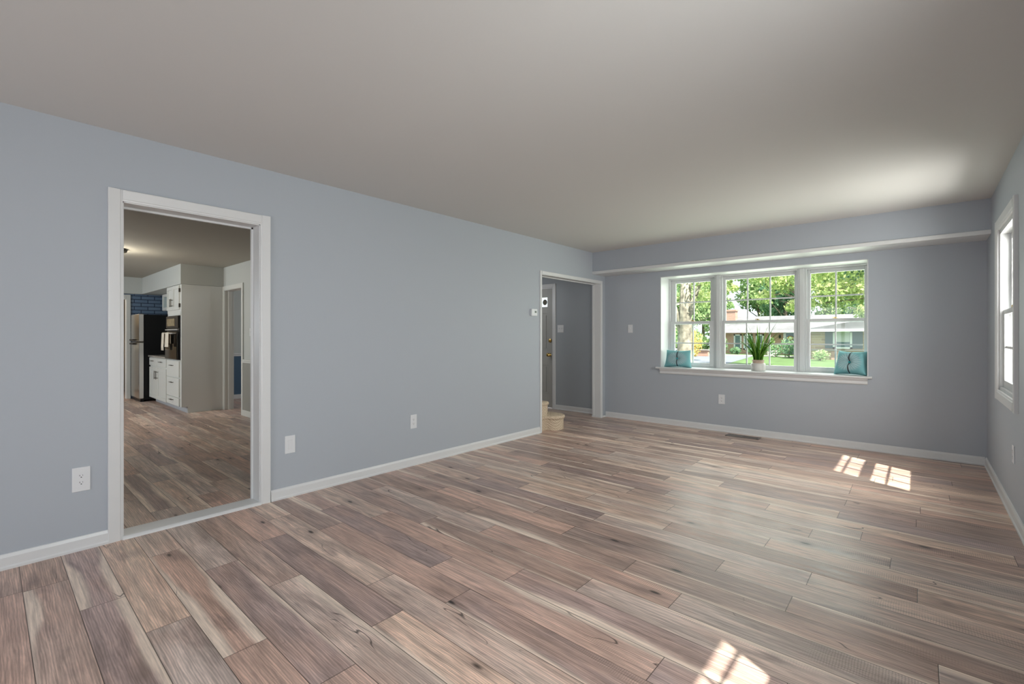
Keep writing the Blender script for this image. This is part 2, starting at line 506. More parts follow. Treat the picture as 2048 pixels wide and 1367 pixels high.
def build_floor():
    rnd = random.Random(5)
    bm = bmesh.new()
    uv1 = bm.loops.layers.uv.new('plank'); uv2 = bm.loops.layers.uv.new('local'); uv3 = bm.loops.layers.uv.new('sap')
    cl = bm.loops.layers.float_color.new('tone')
    X0, X1 = -10.6, 4.24
    k = -17
    while Y0 + k * ROW < 6.55:
        ya, yb = Y0 + k * ROW, Y0 + (k + 1) * ROW
        ph = PHASE.get(k, rnd.random() * PL)
        x = ph - PL * math.ceil((ph - X0) / PL)
        while x < X1:
            xa, xb = x, x + PL
            t = None
            for (sx, tt, ss) in TONES.get(k, []):
                if xa <= sx < xb: t = (tt, ss); break
            if t is None:
                tt = rnd.choices('BRGTPD', (3, 3, 3, 3, 2, 3))[0]
                ss = rnd.choice(('', '', '+', '-', '+', '-', '+-'))
                t = (tt, ss)
            br = rnd.uniform(0.90, 1.10); wm_ = rnd.uniform(-0.025, 0.03)
            c = [TC[t[0]][0] * br * (1 + wm_), TC[t[0]][1] * br, TC[t[0]][2] * br * (1 - wm_)]
            sp = rnd.uniform(0.55, 1.0) if '+' in t[1] else 0.0
            sm = rnd.uniform(0.55, 1.0) if '-' in t[1] else 0.0
            ou, ov = rnd.uniform(0, 60), rnd.uniform(0, 60)
            a, b = max(xa, X0), min(xb, X1)
            if b - a > 0.01:
                vs = [bm.verts.new(q) for q in ((a, ya, 0), (b, ya, 0), (b, yb, 0), (a, yb, 0))]
                f = bm.faces.new(vs)
                for lp in f.loops:
                    co = lp.vert.co
                    uu, vv = co.x - xa, co.y - ya
                    lp[uv1].uv = (uu + ou, vv + ov)
                    lp[uv2].uv = (uu, vv / ROW)
                    lp[uv3].uv = (sm, sp)
                    lp[cl] = (*c, 1)
            x += PL
        k += 1
    return struct('floor', bm, M['floor'])
build_floor()

# ------------------------------------------------------------------ room shell
H = 2.44; W = 4.07; YB = 6.23; YF = -2.5; T = 0.12
O1 = (0.544, 1.318, 2.03)     # opening to the kitchen
O2 = (4.655, 6.095, 2.008)    # opening to the foyer
# left wall
struct('wall_left', B((-T, 0, YF, O1[0], 0, H), (-T, 0, O1[0], O1[1], O1[2], H), (-T, 0, O1[1], O2[0], 0, H),
                      (-T, 0, O2[0], O2[1], O2[2], H), (-T, 0, O2[1], YB, 0, H)), M['wall'])
# back wall with the bay opening
BX0, BX1, BZ0, BZ1 = 0.877, 3.182, 0.775, 2.045
struct('wall_back', B((-T, BX0, YB, YB + 0.36, -0.8, H), (BX1, W + 0.18, YB, YB + 0.36, -0.8, H),
                      (BX0, BX1, YB, YB + 0.36, BZ1, H), (BX0, BX1, YB, YB + 0.36, -0.8, BZ0)), M['wall'])
# right wall with two windows
R1 = (4.43, 5.28, 0.80, 2.05)
R2 = (0.56, 1.41, 0.80, 2.05)
RT = 0.18
struct('wall_right', B((W, W + RT, YF, R2[0], -0.8, H), (W, W + RT, R2[1], R1[0], -0.8, H), (W, W + RT, R1[1], YB, -0.8, H),
                       (W, W + RT, R2[0], R2[1], -0.8, R2[2]), (W, W + RT, R2[0], R2[1], R2[3], H),
                       (W, W + RT, R1[0], R1[1], -0.8, R1[2]), (W, W + RT, R1[0], R1[1], R1[3], H)), M['wall'])
# wall behind the camera with an unseen patio door opening added for light
struct('wall_front', B((-T, 0.9, YF - 0.15, YF, 0, H), (3.1, W + RT, YF - 0.15, YF, 0, H), (0.9, 3.1, YF - 0.15, YF, 2.1, H)), M['wall'])
struct('ceiling', B((-T, W + RT, YF - 0.15, YB + 0.36, H, H + 0.12)), M['ceil'])
# boxed soffit over the bay with its white lower board
struct('wall_soffit', B((0, W, 5.87, YB, 2.14, H)), M['wall'])
sfb = bmesh.new()
prism(sfb, [(YB - 0.001, 2.123), (5.858, 2.123), (5.856, 2.126), (5.856, 2.158), (5.860, 2.163), (5.871, 2.163), (5.871, 2.139), (YB - 0.001, 2.139)], 'x', 0, W - 0.001)
struct('trim_soffit', sfb, M['trim'])
# roof eave over the right-hand windows (shades the upper sashes)
struct('trim_eave', B((W + RT, W + RT + 0.21, YF, YB + 0.5, 2.30, 2.42)), M['siding'])

# baseboards with shoe moulding
def base_profile(sx):
    return [(0, 0), (0.018 * sx, 0), (0.018 * sx, 0.012), (0.013 * sx, 0.020), (0.0115 * sx, 0.062), (0.006 * sx, 0.078), (0, 0.08)]
def baseboard_y(name, x, sx, spans):
    bm = bmesh.new()
    for a, b in spans:
        prism(bm, [(x + px, pz) for px, pz in base_profile(sx)], 'y', a, b)
    return struct(name, bm, M['trim'])
def baseboard_x(name, y, sy, spans, z=0.0):
    bm = bmesh.new()
    for a, b in spans:
        prism(bm, [(y + px, pz + z) for px, pz in base_profile(sy)], 'x', a, b)
    return struct(name, bm, M['trim'])
baseboard_y('baseboard_left', 0, 1, [(YF, 0.480), (1.390, 4.612)])
baseboard_y('baseboard_right', W, -1, [(YF, YB - 0.001)])
baseboard_x('baseboard_back', YB, -1, [(0.012, W - 0.012)])

# casings (trim): flat board with eased inner bead
def casing_set(name, x, sx, y0, y1, ztop, w, t=0.017, z0=0.0):
    """casing round an opening in a wall x=const. sx: side it protrudes to"""
    bm = bmesh.new()
    def leg(ya, yb, outer):
        # ya inner edge, outer edge yb
        s = 1 if yb > ya else -1
        pts = [(x, ya), (x + sx * t * 0.55, ya), (x + sx * t * 0.62, ya + s * w * 0.14), (x + sx * t * 0.8, ya + s * w * 0.2),
               (x + sx * t, yb - s * w * 0.12), (x + sx * t, yb - s * 0.003), (x + sx * (t - 0.003), yb), (x, yb)]
        prism(bm, pts, 'z', z0, ztop + w)
    leg(y0, y0 - w, 0); leg(y1, y1 + w, 1)
    pts = [(x, ztop), (x + sx * t * 0.55, ztop), (x + sx * t * 0.62, ztop + w * 0.14), (x + sx * t * 0.8, ztop + w * 0.2),
           (x + sx * t, ztop + w * 0.88), (x + sx * t, ztop + w - 0.003), (x + sx * (t - 0.003), ztop + w), (x, ztop + w)]
    prism(bm, pts, 'y', y0 - 0.001, y1 + 0.001)
    return bm
c1 = casing_set('trim_1', 0, 1, O1[0], O1[1], O1[2], 0.068)
# jamb lining, inner stop on the kitchen side and the threshold board
for b in ((-T, 0.0, O1[0] - 0.001, O1[0] + 0.006, 0, O1[2]), (-T, 0.0, O1[1] - 0.006, O1[1] + 0.001, 0, O1[2]),
          (-T, 0.0, O1[0], O1[1], O1[2] - 0.006, O1[2] + 0.001),
          (-T - 0.016, -T + 0.004, O1[0] - 0.05, O1[0] + 0.018, 0, O1[2] + 0.05), (-T - 0.016, -T + 0.004, O1[1] - 0.018, O1[1] + 0.05, 0, O1[2] + 0.05),
          (-T - 0.016, -T + 0.004, O1[0], O1[1], O1[2] - 0.018, O1[2] + 0.05)):
    bx(c1, *b)
struct('trim_1', c1, M['trim'])
th = B((-T - 0.016, 0.002, O1[0] + 0.006, O1[1] - 0.006, 0.0, 0.017))
prism(th, [(0.0, 0), (0.022, 0), (0.020, 0.010), (0.012, 0.018), (0.0, 0.020)], 'y', O1[0] - 0.002, O1[1] + 0.002)
struct('trim_2', th, M['trim'])
c2 = casing_set('trim_3', 0, 1, O2[0], O2[1], O2[2], 0.040, 0.014)
for b in ((-T, 0.0, O2[0] - 0.001, O2[0] + 0.005, 0, O2[2]), (-T, 0.0, O2[1] - 0.005, O2[1] + 0.001, 0, O2[2]),
          (-T, 0.0, O2[0], O2[1], O2[2] - 0.005, O2[2] + 0.001),
          (-T - 0.014, -T + 0.014, O2[0] - 0.03, O2[0] + 0.014, 0, O2[2] + 0.03), (-T - 0.014, -T + 0.014, O2[1] - 0.014, O2[1] + 0.03, 0, O2[2] + 0.03),
          (-T - 0.014, -T + 0.014, O2[0], O2[1], O2[2] - 0.014, O2[2] + 0.03),
          (-T - 0.02, 0.02, O2[1] - 0.018, O2[1] + 0.135, 0, 0.022)):
    bx(c2, *b)
struct('trim_3', c2, M['trim'])

# ------------------------------------------------------------------ bay window
# painted reveal, stool and apron
rv = B((BX0 - 0.001, BX0 + 0.008, YB - 0.002, YB + 0.36, BZ0, BZ1), (BX1 - 0.008, BX1 + 0.001, YB - 0.002, YB + 0.36, BZ0, BZ1),
       (BX0, BX1, YB - 0.002, YB + 0.36, BZ1 - 0.008, BZ1 + 0.001))
struct('trim_4', rv, M['trim'])
sill = bmesh.new()
# stool board with rounded nose
bx(sill, BX0 + 0.008, BX1 - 0.008, YB, YB + 0.30, 0.770, 0.792)
prism(sill, [(YB + 0.002, 0.768), (YB - 0.040, 0.768), (YB - 0.047, 0.774), (YB - 0.047, 0.786), (YB - 0.040, 0.792), (YB + 0.002, 0.792)],
      'x', BX0 - 0.055, BX1 + 0.035)
# moulded apron below
prism(sill, [(YB, 0.702), (YB - 0.010, 0.702), (YB - 0.014, 0.712), (YB - 0.012, 0.738), (YB - 0.020, 0.744), (YB - 0.028, 0.756), (YB - 0.030, 0.769), (YB, 0.769)],
      'x', BX0 - 0.004, BX1 - 0.004)
struct('trim_5', sill, M['trim'])

def frame_bm(x0, x1, z0, z1, y0, y1, ws, wt, wb):
    """rect frame in a plane y: side width ws, top wt, bottom wb"""
    return B((x0, x0 + ws, y0, y1, z0, z1), (x1 - ws, x1, y0, y1, z0, z1),
             (x0 + ws, x1 - ws, y0, y1, z1 - wt, z1), (x0 + ws, x1 - ws, y0, y1, z0, z0 + wb))

def bay_unit(n, fx0, fx1, gx0, gx1, cols):
    root = thing('window_%d' % n, ((fx0 + fx1) / 2, 6.55, 0.792), kind='structure')
    y0 = 6.50
    z0, z1 = 0.792, 2.037
    f = frame_bm(fx0, fx1, z0, z1, y0, y0 + 0.085, 0.017, 0.02, 0.012)
    new_obj('window_frame', f, M['sash'], root, bevel=0.002)
    zr = 1.405
    # lower sash (inner track)
    a = new_obj('sash', frame_bm(fx0 + 0.017, fx1 - 0.017, z0 + 0.012, zr + 0.022, y0 + 0.006, y0 + 0.034, gx0 - fx0 - 0.017, 0.034, 0.050), M['sash'], root, bevel=0.003)
    # upper sash (outer track)
    b = new_obj('sash', frame_bm(fx0 + 0.017, fx1 - 0.017, zr - 0.02, z1 - 0.02, y0 + 0.044, y0 + 0.072, gx0 - fx0 - 0.017, 0.046, 0.034), M['sash'], root, bevel=0.003)
    for (sash, za, zb, yy) in ((a, z0 + 0.06, zr - 0.01, y0 + 0.020), (b, zr + 0.012, z1 - 0.064, y0 + 0.058)):
        new_obj('glass', B((gx0 - 0.01, gx1 + 0.01, yy - 0.002, yy + 0.002, za - 0.008, zb + 0.008)), M['glass'], sash)
        g = bmesh.new()
        for i in range(1, cols):
            xx = gx0 + (gx1 - gx0) * i / cols
            bx(g, xx - 0.008, xx + 0.008, yy - 0.006, yy + 0.006, za - 0.002, zb + 0.002)
        zz = (za + zb) / 2
        bx(g, gx0 - 0.002, gx1 + 0.002, yy - 0.0055, yy + 0.0055, zz - 0.008, zz + 0.008)
        new_obj('muntin', g, M['sash'], sash)
    lk = bmesh.new()
    xm = (gx0 + gx1) / 2
    lathe(lk, [(0.012, 0), (0.014, 0.004), (0.012, 0.010), (0.004, 0.014)], xm, y0 + 0.026, zr + 0.022, 14)
    bx(lk, xm - 0.03, xm + 0.004, y0 + 0.018, y0 + 0.032, zr + 0.030, zr + 0.037)
    bx(lk, xm - 0.028, xm + 0.028, y0 + 0.014, y0 + 0.034, zr + 0.0215, zr + 0.025)
    new_obj('sash_lock', lk, M['brass'], root)
    return root
bay_unit(1, 0.885, 1.532, 0.968, 1.474, 2)
bay_unit(2, 1.600, 2.492, 1.648, 2.441, 3)
bay_unit(3, 2.565, 3.174, 2.612, 3.112, 2)
struct('trim_6', B((1.532, 1.600, 6.487, 6.58, 0.792, 2.037), (1.546, 1.586, 6.478, 6.49, 0.792, 2.037)), M['sash'], bevel=0.003)
struct('trim_7', B((2.492, 2.565, 6.487, 6.58, 0.792, 2.037), (2.508, 2.549, 6.478, 6.49, 0.792, 2.037)), M['sash'], bevel=0.003)

# ------------------------------------------------------------------ right wall windows
def side_window(n, y0, y1, z0, z1):
    root = thing('window_%d' % n, (W, (y0 + y1) / 2, z0), kind='structure')
    w = 0.075
    c = bmesh.new()
    t = 0.022
    for (ya, yb) in ((y0, y0 - w), (y1, y1 + w)):
        s = 1 if yb > ya else -1
        prism(c, [(W, ya), (W - t * 0.6, ya), (W - t * 0.7, ya + s * 0.010), (W - t * 0.9, ya + s * 0.016), (W - t, yb - s * 0.014), (W - t, yb - s * 0.004), (W - t + 0.004, yb), (W, yb)], 'z', z0 - w, z1 + w)
    for (za, zb) in ((z0, z0 - w), (z1, z1 + w)):
        s = 1 if zb > za else -1
        prism(c, [(W, za), (W - t * 0.6, za), (W - t * 0.7, za + s * 0.010), (W - t * 0.9, za + s * 0.016), (W - t, zb - s * 0.014), (W - t, zb - s * 0.004), (W - t + 0.004, zb), (W, zb)], 'y', y0, y1)
    new_obj('casing', c, M['trim'], root)
    xo = W + 0.014
    fr = B((W, xo + 0.11, y0 - 0.001, y0 + 0.02, z0, z1), (W, xo + 0.11, y1 - 0.02, y1 + 0.001, z0, z1),
           (W, xo + 0.11, y0, y1, z1 - 0.03, z1 + 0.001), (W, xo + 0.11, y0, y1, z0 - 0.001, z0 + 0.025))
    new_obj('window_frame', fr, M['sash'], root, bevel=0.002)
    zr = 1.405
    def sash(x0, za, zb, wt, wb):
        s = B((x0, x0 + 0.028, y0 + 0.02, y0 + 0.055, za, zb), (x0, x0 + 0.028, y1 - 0.055, y1 - 0.02, za, zb),
              (x0, x0 + 0.028, y0 + 0.055, y1 - 0.055, zb - wt, zb), (x0, x0 + 0.028, y0 + 0.055, y1 - 0.055, za, za + wb))
        o = new_obj('sash', s, M['sash'], root, bevel=0.003)
        gy0, gy1 = y0 + 0.055, y1 - 0.055
        new_obj('glass', B((x0 + 0.012, x0 + 0.016, gy0 - 0.01, gy1 + 0.01, za + wb - 0.01, zb - wt + 0.01)), M['glass'], o)
        g = bmesh.new()
        zz = (za + wb + zb - wt) / 2
        bx(g, x0 + 0.008, x0 + 0.020, gy0, gy1, zz - 0.009, zz + 0.009)
        for i in (1, 2):
            yy = gy0 + (gy1 - gy0) * i / 3
            bx(g, x0 + 0.0085, x0 + 0.0195, yy - 0.009, yy + 0.009, za + wb, zb - wt)
        new_obj('muntin', g, M['sash'], o)
    sash(xo + 0.005, z0 + 0.025, zr + 0.02, 0.035, 0.055)
    sash(xo + 0.045, zr - 0.02, z1 - 0.03, 0.045, 0.035)
    lk = bmesh.new()
    ym = (y0 + y1) / 2
    bx(lk, xo + 0.008, xo + 0.030, ym - 0.03, ym + 0.03, zr + 0.020, zr + 0.030)
    lathe(lk, [(0.011, 0), (0.013, 0.006), (0.005, 0.012)], xo + 0.018, ym, zr + 0.030, 12)
    new_obj('sash_lock', lk, M['brass'], root)
    return root
side_window(4, *R1)
side_window(5, *R2)
# unglazed patio door frame behind the camera, added to go with the fill lamp
pd = thing('added_patio_door', (2.0, YF - 0.08, 0), kind='structure')
new_obj('door_frame', B((0.9, 0.97, YF - 0.15, YF, 0, 2.1), (3.03, 3.1, YF - 0.15, YF, 0, 2.1), (0.9, 3.1, YF - 0.15, YF, 2.03, 2.1),
                        (1.96, 2.04, YF - 0.12, YF - 0.04, 0.0, 2.03), (0.97, 3.03, YF - 0.12, YF - 0.04, 0.0, 0.09)), M['sash'], pd)

# ------------------------------------------------------------------ wall plates
def plate(root_loc, nrm, w, h, kind, label, cat, group=None, t=0.006):
    """nrm: '+x', '-x', '-y' face direction. plate centred at root_loc"""
    name = {'outlet': 'wall_outlet', 'rocker': 'rocker_switch', 'toggle': 'light_switch', 'double': 'light_switch'}[kind]
    root = thing(name, root_loc, label, cat, group)
    X, Y, Z = root_loc
    def P(a, b, c, d, e, f):
        # a..b across, c..d up, e..f outward
        if nrm == '+x': return (X + e, X + f, Y + a, Y + b, Z + c, Z + d)
        if nrm == '-x': return (X - f, X - e, Y - b, Y - a, Z + c, Z + d)
        return (X + a, X + b, Y - f, Y - e, Z + c, Z + d)
    new_obj('cover_plate', B(P(-w / 2, w / 2, -h / 2, h / 2, 0, t)), M['plate'], root, bevel=0.0025)
    if kind == 'outlet':
        for s in (1, -1):
            cz = s * 0.0195
            bm = bmesh.new()
            pts = []
            for i in range(20):
                a = 2 * pi * i / 20
                pts.append((0.0172 * cos(a), max(-0.0135, min(0.0135, 0.0172 * sin(a))) + cz))
            if nrm == '+x': prism(bm, [(Y + p, Z + q) for p, q in pts], 'x', X, X + t + 0.0015)
            elif nrm == '-x': prism(bm, [(Y + p, Z + q) for p, q in pts], 'x', X - t - 0.0015, X)
            else: prism(bm, [(X + p, Z + q) for p, q in pts], 'y', Y - t - 0.0015, Y)
            rc = new_obj('receptacle', bm, M['plate'], root)
            sl = bmesh.new()
            bx(sl, *P(-0.0075, -0.0055, cz - 0.001, cz + 0.007, t, t + 0.0019))
            bx(sl, *P(0.0052, 0.0070, cz, cz + 0.006, t, t + 0.0019))
            bx(sl, *P(-0.0028, 0.0028, cz - 0.0095, cz - 0.0050, t, t + 0.0019))
            new_obj('slots', sl, M['slot'], rc)
        sc_ = bmesh.new()
        bx(sc_, *P(-0.002, 0.002, -0.002, 0.002, t, t + 0.001)); new_obj('screw', sc_, M['plate'], root)
    elif kind == 'rocker':
        new_obj('rocker', B(P(-0.0165, 0.0165, -0.033, 0.033, 0, t + 0.003)), M['plate'], root, bevel=0.002)
    else:
        offs = (0,) if kind == 'toggle' else (-0.023, 0.023)
        for q in offs:
            new_obj('toggle', B(P(q - 0.005, q + 0.005, -0.004, 0.012, 0, t + 0.012)), M['plate'], root, bevel=0.0015)
        for q in offs:
            new_obj('screw', B(P(q - 0.002, q + 0.002, -0.032, -0.028, t, t + 0.001)), M['plate'], root)
    return root
plate((0, 0.361, 0.404), '+x', 0.078, 0.137, 'outlet', 'large white outlet plate low on the wall left of the kitchen opening', 'outlet')
plate((0, 1.530, 0.398), '+x', 0.078, 0.134, 'rocker', 'blank white wall plate low on the wall just right of the kitchen opening', 'wall plate')
plate((0, 2.675, 0.414), '+x', 0.073, 0.130, 'outlet', 'white outlet on the long left wall halfway to the foyer opening', 'outlet')
plate((0.421, YB, 1.329), '-y', 0.076, 0.118, 'toggle', 'white toggle switch on the back wall left of the bay window', 'switch')
plate((1.692, YB, 0.413), '-y', 0.078, 0.120, 'outlet', 'white outlet under the bay window above the floor vent', 'outlet')
plate((W, 4.54, 0.432), '-x', 0.073, 0.118, 'outlet', 'white outlet low on the right wall below the side window', 'outlet')

# thermostat
t_ = thing('thermostat', (0, 4.478, 1.512), 'small white boxy thermostat with tiny dark display beside the foyer opening', 'thermostat')
new_obj('housing', B((0, 0.030, 4.424, 4.532, 1.470, 1.556)), M['plate'], t_, bevel=0.004)
new_obj('display', B((0.029, 0.032, 4.480, 4.512, 1.508, 1.532)), M['lcd'], t_)
new_obj('button', B((0.029, 0.0325, 4.440, 4.520, 1.482, 1.490)), M['plate'], t_)

# floor register by the back wall
v_ = thing('floor_vent', (1.985, 6.075, 0), 'flat brown metal floor vent with dark slots set in the planks under the bay window', 'vent')
M['vent'] = mat('vent_metal', (0.22, 0.19, 0.18), 0.45, metal=0.3)
vf = bmesh.new()
x0, x1, y0, y1 = 1.80, 2.17, 6.000, 6.145
for b in ((x0, x1, y0, y0 + 0.022, 0, 0.006), (x0, x1, y1 - 0.022, y1, 0, 0.006), (x0, x0 + 0.02, y0, y1, 0, 0.006), (x1 - 0.02, x1, y0, y1, 0, 0.006)):
    bx(vf, *b)
new_obj('vent_frame', vf, M['vent'], v_, bevel=0.001)
vb = bmesh.new(); bx(vb, x0 + 0.01, x1 - 0.01, y0 + 0.01, y1 - 0.01, 0.0003, 0.0015)
new_obj('duct_opening', vb, M['slot'], v_)
vs = bmesh.new()
n = 26
for i in range(n):
    xx = x0 + 0.02 + (x1 - x0 - 0.04) * (i + 0.5) / n
    hw = 0.0052 if i < n // 2 else 0.0022
    bx(vs, xx - hw, xx + hw, y0 + 0.02, y1 - 0.02, 0.001, 0.005)
bx(vs, x0 + 0.02, x1 - 0.02, (y0 + y1) / 2 - 0.004, (y0 + y1) / 2 + 0.004, 0.001, 0.0055)
new_obj('louvres', vs, M['vent'], v_)

# ------------------------------------------------------------------ pillows on the window seat
def pillow_mat():
    m = mat('teal_pillow_fabric', (0.20, 0.46, 0.50), 0.75, spec=0.2)
    nt = m.node_tree; N = nt.nodes; L = nt.links; p = N['Principled BSDF']
    uv = N.new('ShaderNodeUVMap'); uv.uv_map = 'uv'
    sp = N.new('ShaderNodeSeparateXYZ'); L.new(uv.outputs[0], sp.inputs[0])
    def mt(op, a, b=None):
        n = N.new('ShaderNodeMath'); n.operation = op
        for i, x in enumerate((a, b)):
            if x is None: continue
            if isinstance(x, (int, float)): n.inputs[i].default_value = x
            else: L.new(x, n.inputs[i])
        return n.outputs[0]
    x = mt('SUBTRACT', sp.outputs['X'], 0.5); y = mt('SUBTRACT', sp.outputs['Y'], 0.5)
    ang = mt('ARCTAN2', y, x)
    rad = mt('SQRT', mt('ADD', mt('MULTIPLY', x, x), mt('MULTIPLY', y, y)))
    ray = mt('SINE', mt('MULTIPLY', ang, 26.0))
    # pale burst of rays embroidered round the button
    mask = N.new('ShaderNodeMapRange'); mask.interpolation_type = 'SMOOTHSTEP'
    mask.inputs[1].default_value = 0.46; mask.inputs[2].default_value = 0.30; mask.inputs[3].default_value = 0; mask.inputs[4].default_value = 1
    L.new(rad, mask.inputs[0])
    rr = N.new('ShaderNodeMapRange'); rr.inputs[1].default_value = -0.6; rr.inputs[2].default_value = 1.0; rr.inputs[3].default_value = 0.25; rr.inputs[4].default_value = 0.9
    L.new(ray, rr.inputs[0])
    k = mt('MULTIPLY', mask.outputs[0], rr.outputs[0])
    mx = N.new('ShaderNodeMix'); mx.data_type = 'RGBA'
    mx.inputs[6].default_value = (0.19, 0.43, 0.46, 1); mx.inputs[7].default_value = (0.45, 0.56, 0.59, 1)
    L.new(k, mx.inputs[0]); L.new(mx.outputs[2], p.inputs['Base Color'])
    return m
M['pillow'] = pillow_mat()
M['strap'] = mat('black_ribbon', (0.01, 0.015, 0.025), 0.5)
M['teal'] = mat('teal_button', (0.03, 0.36, 0.40), 0.5)

def pillow_pt(u, v, side, w, h, d):
    """u,v in -1..1 -> local point (x across, y depth, z up)"""
    pin = 0.90 + 0.10 * (u * u)          # pinched edges between the ears
    pin2 = 0.93 + 0.07 * (v * v)
    x = u * w / 2 * pin2 * (1 - 0.07 * v)      # sags a little wider at the bottom
    z = v * h / 2 * pin
    prof = max(0.0, (1 - u ** 4) * (1 - v ** 4)) ** 0.55
    r = math.hypot(u * 1.15, v)
    dim = 1 - 0.45 * math.exp(-(r / 0.22) ** 2)
    tuft = 1 - 0.05 * sin(math.atan2(v, u) * 14) * math.exp(-(r - 0.3) ** 2 / 0.1)
    return Vector((x, side * d / 2 * prof * dim * tuft, z))

def make_pillow(loc, rz, tilt, w, h, d, label):
    root = thing('throw_pillow', (0, 0, 0), label, 'pillow', 'pillows on the window seat')
    bm = bmesh.new(); uvl = bm.loops.layers.uv.new('uv')
    n = 36
    for side in (-1, 1):
        g = [[bm.verts.new(pillow_pt(-1 + 2 * i / n, -1 + 2 * j / n, side, w, h, d)) for j in range(n + 1)] for i in range(n + 1)]
        for i in range(n):
            for j in range(n):
                q = [g[i][j], g[i + 1][j], g[i + 1][j + 1], g[i][j + 1]]
                ij = [(i, j), (i + 1, j), (i + 1, j + 1), (i, j + 1)]
                if side > 0: q.reverse(); ij.reverse()
                f = bm.faces.new(q)
                for lp, (a, b) in zip(f.loops, ij): lp[uvl].uv = (a / n, b / n)
    bmesh.ops.remove_doubles(bm, verts=bm.verts, dist=1e-5)
    new_obj('cushion', bm, M['pillow'], root, smooth=True, auto=180)
    # ribbon running over the front through the button
    rb = bmesh.new()
    prev = None
    for i in range(41):
        v = -0.97 + 1.94 * i / 40
        a = pillow_pt(0.00 - 0.03 + 0.05 * v * v, v, -1, w, h, d) + Vector((0, -0.003, 0))
        b = pillow_pt(0.035 + 0.05 * v * v, v, -1, w, h, d) + Vector((0, -0.003, 0))
        cur = (rb.verts.new(a), rb.verts.new(b))
        if prev: rb.faces.new((prev[0], prev[1], cur[1], cur[0]))
        prev = cur
    ro = new_obj('ribbon', rb, M['strap'], root)
    s = ro.modifiers.new('thick', 'SOLIDIFY'); s.thickness = 0.003
    bt = bmesh.new()
    c = pillow_pt(0.0, 0.0, -1, w, h, d)
    lathe(bt, [(0.002, 0.008), (0.012, 0.004), (0.0135, -0.002), (0.010, -0.008), (0.003, -0.0105)], c.x, c.y - 0.004, c.z, 18, axis='y')
    new_obj('button', bt, M['teal'], root, smooth=True)
    root.location = loc
    root.rotation_euler = (tilt, 0, rz)
    return root
make_pillow((1.085, 6.335, 0.792 + 0.115), R(2), R(-9), 0.36, 0.245, 0.125, 'pale teal throw pillow with black ribbon at the left end of the window seat')
make_pillow((3.030, 6.350, 0.792 + 0.130), R(-20), R(-14), 0.315, 0.275, 0.16, 'teal throw pillow with black ribbon at the right end of the window seat')

# ------------------------------------------------------------------ potted grass on the sill
pt = thing('potted_grass', (2.085, 6.36, 0.792), 'tall green artificial grass in a low white stoneware pot on the bay window sill', 'plant')
M['pot'] = mat('stoneware_glaze', (0.56, 0.54, 0.51), 0.35, var=0.06, vscale=20)
M['potneck'] = mat('unglazed_clay', (0.50, 0.38, 0.30), 0.7, var=0.25, vscale=15)
M['soil'] = mat('potting_moss', (0.10, 0.08, 0.05), 0.9)
M['blade'] = leaf_mat('grass_blade', (0.02, 0.07, 0.008), (0.06, 0.17, 0.02), (0.20, 0.36, 0.06), 0.2)
pb = bmesh.new()
lathe(pb, [(0.070, 0.0), (0.079, 0.003), (0.081, 0.012), (0.081, 0.080), (0.078, 0.090), (0.069, 0.094)], 2.085, 6.36, 0.792, 44)
pot = new_obj('pot', pb, M['pot'], pt, smooth=True)
pn = bmesh.new()
lathe(pn, [(0.060, 0.090), (0.067, 0.094), (0.063, 0.104), (0.064, 0.118), (0.070, 0.126), (0.070, 0.133), (0.064, 0.135), (0.060, 0.128)], 2.085, 6.36, 0.792, 44)
new_obj('pot_neck', pn, M['potneck'], pot, smooth=True)
sb = bmesh.new(); lathe(sb, [(0.0595, 0.110), (0.0595, 0.127), (0.02, 0.130)], 2.085, 6.36, 0.792, 24)
new_obj('moss', sb, M['soil'], pot)
def blades():
    rnd = random.Random(11)
    bm = bmesh.new(); cl = bm.loops.layers.float_color.new('leaf')
    for k in range(120):
        a = rnd.uniform(0, 2 * pi) if k % 2 else rnd.choice((0, pi)) + rnd.uniform(-0.6, 0.6)
        lean = rnd.random() ** 0.6
        L_ = rnd.uniform(0.28, 0.56) * (1 - 0.16 * lean) if k % 3 else rnd.uniform(0.12, 0.24)
        r0 = rnd.uniform(0.0, 0.05)
        base = Vector((2.085 + r0 * cos(a), 6.36 + r0 * sin(a), 0.792 + 0.125))
        out = Vector((cos(a), sin(a), 0)) * (0.03 + 0.78 * lean ** 1.3)
        if out.y > 0.12: out.y *= 0.35
        if out.y > 0.10: out.y = 0.10
        wd = rnd.uniform(0.0018, 0.0036) if lean > 0.45 else rnd.uniform(0.004, 0.0075)
        side = Vector((-sin(a + rnd.uniform(-.6, .6)), cos(a), 0)).normalized()
        if abs(side.x) < 0.5: side = Vector((1, 0.3, 0)).normalized()
        droop = rnd.uniform(0.05, 0.35) * lean
        tone = rnd.random()
        pv = None
        n = 9
        for i in range(n + 1):
            t = i / n
            p = base + out * L_ * (t ** 1.6) + Vector((0, 0, L_ * (t - droop * t ** 3)))
            p.y = min(p.y, 6.485)
            ww = wd * (0.75 + 0.5 * sin(pi * min(1, t * 1.1))) * (1 - t ** 3) + 0.0003
            c = (bm.verts.new(p - side * ww), bm.verts.new(p + side * ww))
            if pv:
                f = bm.faces.new((pv[0], pv[1], c[1], c[0]))
                for lp in f.loops: lp[cl] = (tone, tone, tone, 1)
            pv = c
    return bm
new_obj('grass_blades', blades(), M['blade'], pt)

